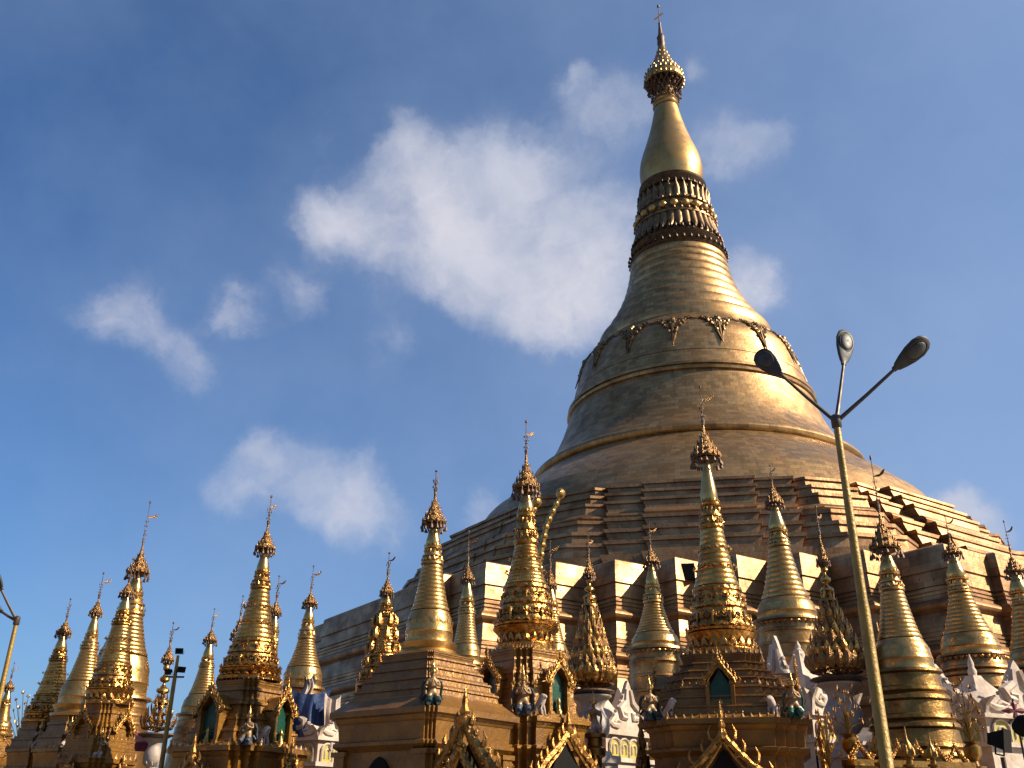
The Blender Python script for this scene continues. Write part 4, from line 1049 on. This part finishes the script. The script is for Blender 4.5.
put_lion(*corner('S10', 0, -.52, -.93), .42, R(55), 'white lion on the front corner of the sunlit pedestal with two green niches')
put_deity(*corner('S16', 0, -.70, -.72), .55, R(0), M_CLOTH, 'pale figure on the pedestal corner of the chased stupa in the left cluster')
put_deity(*corner('S17', 0, -.78, -.78), .7, R(0), M_CLOTH, 'pale figure on the second pedestal of the left cluster')
put_deity(*corner('S18', 0, -.78, -.78), .7, R(0), M_CLOTH, 'pale figure on the leftmost large pedestal')
put_deity(1.85, 21.93, 3.45, .72, R(10), M_CLOTH, 'pale kneeling figure in front of the white flame-gabled shrine')
def column(x, y, z, r, label):
    mb = MB(); mb.lathe([(0, r*1.6), (.5, r*1.6), (.52, r*1.2), (z-.5, r*1.15), (z-.45, r*1.7), (z-.3, r*1.8), (z-.25, r*1.3), (z-.1, r*1.3), (z-.08, r*1.9), (z, r*1.9)], 16)
    o = mb.build('statue_column', M_OLD, None); o.location = (x, y, 0); return tag(o, label, 'column')
column(1.85, 21.93, 3.45, .14, 'gold column carrying the pale kneeling figure before the white shrine')
# gold gables standing alone at the bottom edge
def low_gable(x, y, z, w, h, rz, label):
    t = thing('gilded_gable', label, 'gable', (x, y, 0), rz, 'gilded gateway gables along the bottom')
    mb = MB(); b = MB(); gable_into(b, w, h, .075); mb.merge(b, Tr(0, 0, z)); mb.build('gable_scrollwork', M_SCR, t)
    mb = MB(); b = MB(); gable_into(b, w*.6, h*.6, .05); mb.merge(b, Tr(0, -.1, z-.05)); mb.build('inner_scrollwork', M_ORN, t)
    mb = MB()
    for sg in (-1, 1): mb.box((sg*w*.48, .1, z/2), (.12, .12, z/2)); mb.box((sg*w*.48, .1, z-.1), (.18, .18, .07))
    mb.build('gate_posts', M_PED, t)
    mb = MB(); mb.plate([(-w*.42, 0), (-w*.42, z+h*.1), (0, z+h*.6), (w*.42, z+h*.1), (w*.42, 0)], .06, Tr(0, .2, 0)); mb.build('gate_shade_plate', M_BLACK, t)  # black sheet behind the gate, its inner shade put in as colour
low_gable(-.75, 17.0, 2.2, 1.45, 1.2, R(-38), 'dark flame-edged gable in front of the pyramid shrine, left of the green-niched pedestal')

# leaning flame masts behind the green-niched spire
def flame_mast(pts, label):
    mb = MB(); P = [Vector(p) for p in pts]
    mb.tube(P, [.16, .15, .13, .11, .09][:len(P)], 8)
    n = 16
    for k in range(n):
        t = k/(n-1)*(len(P)-1); i = min(int(t), len(P)-2); p = P[i].lerp(P[i+1], t-i)
        mb.ell(p, (.24-.008*k, .24-.008*k, .17), 8, 5)
    mb.ell(P[-1]+Vector((.02, 0, .12)), (.22, .22, .26), 8, 5)
    o = mb.build('gilded_mast', M_GOLD, None); return tag(o, label, 'mast', 'beaded gilded masts')
flame_mast([(1.0, 40.1, 0), (1.1, 40.1, 9.0), (1.25, 40, 12.0), (1.55, 39.95, 13.5), (2.16, 39.94, 14.8)], 'longer beaded gold mast curving up to the right behind the green-niched spire')
flame_mast([(.35, 40.1, 0), (.4, 40.1, 9.0), (.5, 40, 12.4), (.75, 39.95, 13.6), (1.12, 39.94, 14.4)], 'shorter beaded gold mast close behind the green-niched spire')

# ------------------------------------------------------------------ lamp posts
def lamp_post(x, y, zj, arms, rp, label, hs=1.0):
    """post, junction collar, arms with cobra heads. arms: (arm end, head tip) in world"""
    t = thing('street_lamp', label, 'street lamp', (x, y, 0), 0, 'three-armed gold street lamps')
    o0 = Vector((x, y, 0))
    mb = MB(); mb.lathe([(0, rp*1.9), (.5, rp*1.9), (.55, rp*1.35), (1.4, rp*1.25), (1.42, rp*1.1), (zj*.6, rp*1.0), (zj*.62, rp*.86), (zj, rp*.62)], 16); mb.build('pole', M_POLE, t)
    mb = MB(); mb.lathe([(zj-.16, rp*.75), (zj-.14, rp*.95), (zj+.03, rp*.95), (zj+.06, rp*.5)], 12)
    mb.build('collar', M_IRON, t)
    for e_, tip_ in arms:
        e_ = Vector(e_)-o0; tip_ = Vector(tip_)-o0
        st = Vector((0, 0, zj-.06))
        mb = MB(); mb.tube([st, st.lerp(e_, .5)-Vector((0, 0, .01)), e_], [.034*hs, .028*hs, .024*hs], 8); a_ = mb.build('arm', M_IRON, t)
        ax = (tip_-e_); L = ax.length; ax.normalize()
        dn = Vector((0, -1, -1)); dn = (dn-ax*dn.dot(ax)).normalized(); sd_ = ax.cross(dn)
        prof_ = [(-.10, .045, .045), (-.02, .05, .05), (.02, .075, .06), (.2, .115, .08), (.45, .155, .10), (.7, .168, .105), (.88, .14, .09), (.97, .085, .06), (1.0, .03, .02)]
        mb = MB(); rs = []
        for f_, w_, h_ in prof_:
            c_ = e_+ax*L*f_
            rs.append([c_ + sd_*math.cos(q)*w_*hs + dn*(math.sin(q)*h_*hs*(.35 if math.sin(q) > 0 else 1.0)) for q in [2*PI*i/18 for i in range(18)]])
        mb.rings(rs, cap0=True, cap1=True); hd = mb.build('lamp_head', M_LAMP, a_, 50)
        mb = MB(); rs = []
        c_ = e_+ax*L*.60+dn*.03*hs
        for k in range(6):
            q = PI/2*k/5
            rs.append([c_+ax*math.cos(v)*L*.27*math.cos(q)+sd_*math.sin(v)*.115*hs*math.cos(q)+dn*.035*hs*math.sin(q) for v in [2*PI*i/16 for i in range(16)]])
        mb.rings(rs, cap1=True); mb.build('glass_bowl', M_GLASS, hd, 60)
        mb = MB(); mb.tube([c_+ax*math.cos(v)*L*.29+sd_*math.sin(v)*.125*hs for v in [2*PI*i/20 for i in range(21)]], .010*hs, 5); mb.build('bowl_rim', M_IRON, hd)
    return t
lamp_post(4.95, 13.36, 7.30, [((4.26, 13.65, 8.2), (3.97, 13.74, 8.62)), ((5.31, 13.6, 8.4), (5.48, 13.75, 9.03)), ((5.88, 13.03, 8.02), (6.34, 12.82, 8.40))], .080,
          'tall three-armed gold lamp post standing in front of everything at the right')
lamp_post(-11.85, 23.14, 6.05, [((-12.3, 22.91, 6.72), (-12.62, 22.8, 7.15)), ((-12.35, 23.2, 6.25), (-12.9, 23.2, 6.6))], .075,
          'gold lamp post at the left edge with its heads outside the picture', 1.1)
# floodlight pole
t = thing('floodlight_pole', 'thin gold pole carrying three black floodlights in the left cluster', 'floodlight pole', (-8.03, 23.67, 0))
mb = MB(); mb.lathe([(0, .07), (1, .07), (4.7, .05), (5.3, .035)], 10); mb.build('pole', M_POLE, t)
def flood_parts(mb, c, rz, s_, tlt=.4):
    M = Matrix.Translation(c) @ Matrix.Rotation(rz, 4, 'Z') @ Matrix.Rotation(tlt, 4, 'X') @ Matrix.Scale(s_, 4)
    b = MB(); b.rings([[(sx*w, y_, sz_*h) for sx, sz_ in ((-1, -1), (1, -1), (1, 1), (-1, 1))] for y_, w, h in ((-.5, 1.0, .7), (-.42, 1.0, .7), (-.4, .92, .62), (.2, .6, .45), (.45, .5, .38))], cap0=True, cap1=True)
    for k in range(5): b.box((-.5+.25*k, .5, 0), (.03, .1, .36))
    b.tube([(-1.08, 0, 0), (-1.08, 0, -.9), (1.08, 0, -.9), (1.08, 0, 0)], .06, 5)
    mb.merge(b, M)
for c, rz in (((-.14, -.05, 4.92), -.5), ((.14, -.05, 4.98), .6), ((.02, 0, 5.42), 0.1)):
    mb = MB(); flood_parts(mb, c, rz, .095); mb.build('floodlight', M_BLACK, t)
mb = MB(); mb.box((0, 0, 4.8), (.22, .02, .02)); mb.build('crossbar', M_IRON, t)
# black floodlight bottom right on a stand
t = thing('black_floodlight', 'large black floodlight on a stand at the bottom right corner', 'floodlight', (6.99, 14.39, 0))
mb = MB(); flood_parts(mb, (0, 0, 2.78), .9, .22, .15); mb.build('lamp_housing', M_BLACK, t)
mb = MB(); mb.tube([(0, 0, 0), (0, 0, 2.55)], .035, 8); mb.tube([(-.3, 0, 0), (0, 0, .5), (.3, 0, 0)], .025, 6); mb.build('stand', M_IRON, t)
t = thing('black_spotlight', 'round black spotlight at the right picture edge above the floodlight', 'spotlight', (7.5, 14.6, 0))
mb = MB(); b = MB(); b.lathe([(-.16, .13), (-.14, .15), (.05, .14), (.12, .09), (.16, .05)], 14); mb.merge(b, Matrix.Translation((0, 0, 3.02)) @ Matrix.Rotation(1.1, 4, 'X') @ Matrix.Scale(.9, 4)); mb.build('lamp_housing', M_BLACK, t)
mb = MB(); mb.tube([(0, 0, 0), (0, 0, 2.95)], .03, 8); mb.build('stand', M_IRON, t)
# pinwheel finial
t = thing('cross_finial', 'small dark rotor-shaped finial on a thin rod at the lower right', 'finial', (8.14, 16.05, 0))
mb = MB(); mb.tube([(0, 0, 0), (0, 0, 3.55)], .018, 6); mb.build('rod', M_IRON, t)
mb = MB()
for k in range(4):
    a = k*PI/2; mb.tube([(0, 0, 3.36), (.10*math.cos(a), 0, 3.36+.10*math.sin(a)), (.22*math.cos(a), 0, 3.36+.16*math.sin(a))], [.02, .05, .008], 5)
mb.build('rotor', M_RED, t)
# gold flower spray + urns at lower right
def spray(x, y, z0, z1, label, n=16, leafm=None, spread=.35, urn_r=.16):
    t = thing('gilded_flower_spray', label, 'ornament', (x, y, 0), 0, 'gilded flower sprays in urns')
    mb = MB(); mb.lathe([(0, urn_r*1.4), (z0-.5, urn_r*1.4), (z0-.48, urn_r*.6), (z0-.4, urn_r*.5), (z0-.28, urn_r*1.1), (z0-.12, urn_r*1.15), (z0-.05, urn_r*.7), (z0, urn_r*1.1), (z0+.01, urn_r*.2)], 16); mb.build('urn', M_OLD, t)
    mb = MB(); st = MB()
    for i in range(n):
        a = i*2.4; h = lerp(z0+.2, z1, (i+1)/n); r = spread*(1-.6*(i/n))
        p = (r*math.cos(a), r*math.sin(a)*.7, h)
        st.tube([(0, 0, z0), (r*.3*math.cos(a), r*.2*math.sin(a), lerp(z0, h, .6)), p], [.014, .012, .008], 4)
        for k in range(3): leaf(mb, (p[0]+rnd.uniform(-.04, .04), p[1]+rnd.uniform(-.04, .04), p[2]-.05), a+k*2.1, .13, .026, .04)
    st.build('stems', M_OLD, t); mb.build('leaves', leafm or M_HTI, t)
spray(9.98, 21.83, 3.35, 4.6, 'thin gilded flower spray in an urn before the broad white shrine at the lower right')
spray(7.05, 20.9, 3.4, 4.35, 'dark gilded flower spray by the foot of the tall lamp post', 14, M_HTI, .3)
spray(-16.5, 34.2, 3.3, 5.7, 'leafy gilded ornament with dark top between the far-left stupas', 30, M_ORN, .8, .3)
spray(6.35, 20.2, 2.7, 3.75, 'bright curled gold spray right of the shadowed pedestal', 18, M_SCR, .25)
def lotus_finial(x, y, z, h, label, m=None):
    mb = MB(); b = h/1.0
    mb.lathe([(0, .14*b), (z-.3*h, .14*b), (z-.28*h, .22*b), (z-.2*h, .24*b), (z-.16*h, .12*b), (z, .10*b), (z+.08*h, .26*b), (z+.25*h, .24*b), (z+.45*h, .12*b), (z+.6*h, .04*b), (z+h, .01)], 14)
    petal_band(mb, z+.02*h, .2*b, 9, .4*h, .08*b)
    o = mb.build('bud_finial', m or M_OLD, None); o.location = (x, y, 0); return tag(o, label, 'finial', 'gilded bud finials along the railing')
lotus_finial(7.35, 20.0, 2.95, .75, 'gold bud finial on the railing just left of the lamp post foot')
lotus_finial(7.95, 20.2, 2.9, .6, 'gold bud finial on the railing behind the lamp post foot')
lotus_finial(8.5, 20.4, 2.9, .5, 'small gold bud finial right of the lamp post foot')
# low gold railing wall in front of the olive stupa
mb = MB(); P0, P1 = Vector((6.9, 20.6, 0)), Vector((9.6, 21.4, 0)); d_ = (P1-P0).normalized(); L = (P1-P0).length
t = thing('gilded_railing', 'low gold parapet in front of the round olive-gold stupa base', 'railing', (P0.x, P0.y, 0), math.atan2(d_.y, d_.x))
mb.box((L/2, 0, 1.4), (L/2, .15, 1.4)); mb.box((L/2, 0, 2.83), (L/2+.05, .22, .06)); mb.build('wall', M_OLD, t)
mb = MB(); b = MB()
for k in range(6): scr = MB(); gable_into(scr, .42, .34, .03); mb.merge(scr, Tr(.25+k*L/6, 0, 2.9))
mb.build('cresting', M_SCR, t)
# maroon canopy and white urn base in the left cluster
t = thing('maroon_awning', 'low maroon awning edge beside the small lantern tree at the left', 'awning', (-11.3, 29.8, 0), .35)
mb = MB(); mb.rings([[(-1.0, -.5, 3.5), (1.0, -.5, 3.5), (1.0, .6, 3.85), (-1.0, .6, 3.85)], [(-1.0, -.5, 3.75), (1.0, -.5, 3.75), (1.0, .6, 4.1), (-1.0, .6, 4.1)]], cap0=True, cap1=True); mb.build('canopy', M_RED, t)
mb = MB()
for x_ in (-.9, .9):
    for y_ in (-.4, .5): mb.tube([(x_, y_, 0), (x_, y_, 3.6)], .04, 6)
mb.build('posts', M_IRON, t)

# ------------------------------------------------------------------ unseen pavilions behind and beside the viewer, added to darken the gold reflections
def unseen_pavilion(x, y, rz, w, d, h, label):
    t = thing('unseen_pavilion', label, 'unseen_pavilion', (x, y, 0), rz, 'unseen teak pavilions added for the gold to reflect')
    mb = MB(); mb.box((0, 0, .3), (w/2+.6, d/2+.6, .3)); mb.build('floor_base', M_WHITE, t)
    for i in range(6):
        for j in (-1, 1):
            mb = MB(); mb.lathe([(.6, .3), (1.0, .3), (1.05, .2), (h-.4, .18), (h-.3, .3), (h, .32)], 10, (lerp(-w/2+.3, w/2-.3, i/5), j*(d/2-.3), 0)); mb.build('column', M_PED, t)
    mb = MB(); mb.box((0, d/2-.15, h*.5+.3), (w/2-.3, .08, h*.5-.3)); mb.build('rear_wall', M_WOOD, t)
    z = h
    for k in range(3):
        f = 1-.26*k
        mb = MB(); a, b = w/2*f+.9, d/2*f+.9
        mb.rings([[(sx*aa, sy*bb, zz) for sx, sy in ((-1, -1), (1, -1), (1, 1), (-1, 1))] for zz, aa, bb in ((z, a-.25, b-.25), (z+.02, a, b), (z+.22, a, b), (z+1.5, a*.72, b*.66), (z+2.2, a*.70, b*.64))], cap0=True, cap1=True)
        mb.build('roof_tier', M_ROOF, t)
        mb = MB(); g_ = MB(); gable_into(g_, w*.34*f, 1.7*f, .09); mb.merge(g_, Tr(0, -b-.02, z+.2)); mb.build('eaves_gable', M_SCR, t)
        z += 2.1
    mb = MB(); mb.lathe([(z, 1.0), (z+.4, .8), (z+1.2, .4), (z+2.4, .16), (z+3.6, .03)], 12); mb.build('spire', M_GOLD, t)
unseen_pavilion(-3, -15, PI, 17, 9, 7.0, 'unseen teak hall with three red-brown roofs, added directly behind the viewer for the gold to reflect')
unseen_pavilion(-25, -10, PI-.5, 15, 9, 6.5, 'unseen teak hall added opposite the left-hand stupa cluster, for the gold to reflect')
unseen_pavilion(19, -19, PI+.4, 15, 9, 6.5, 'unseen teak hall added opposite the right-hand stupas, for the gold to reflect')
unseen_pavilion(-42, 12, PI-1.3, 17, 10, 7.0, 'long unseen teak hall added at the far left, for the gold to reflect')
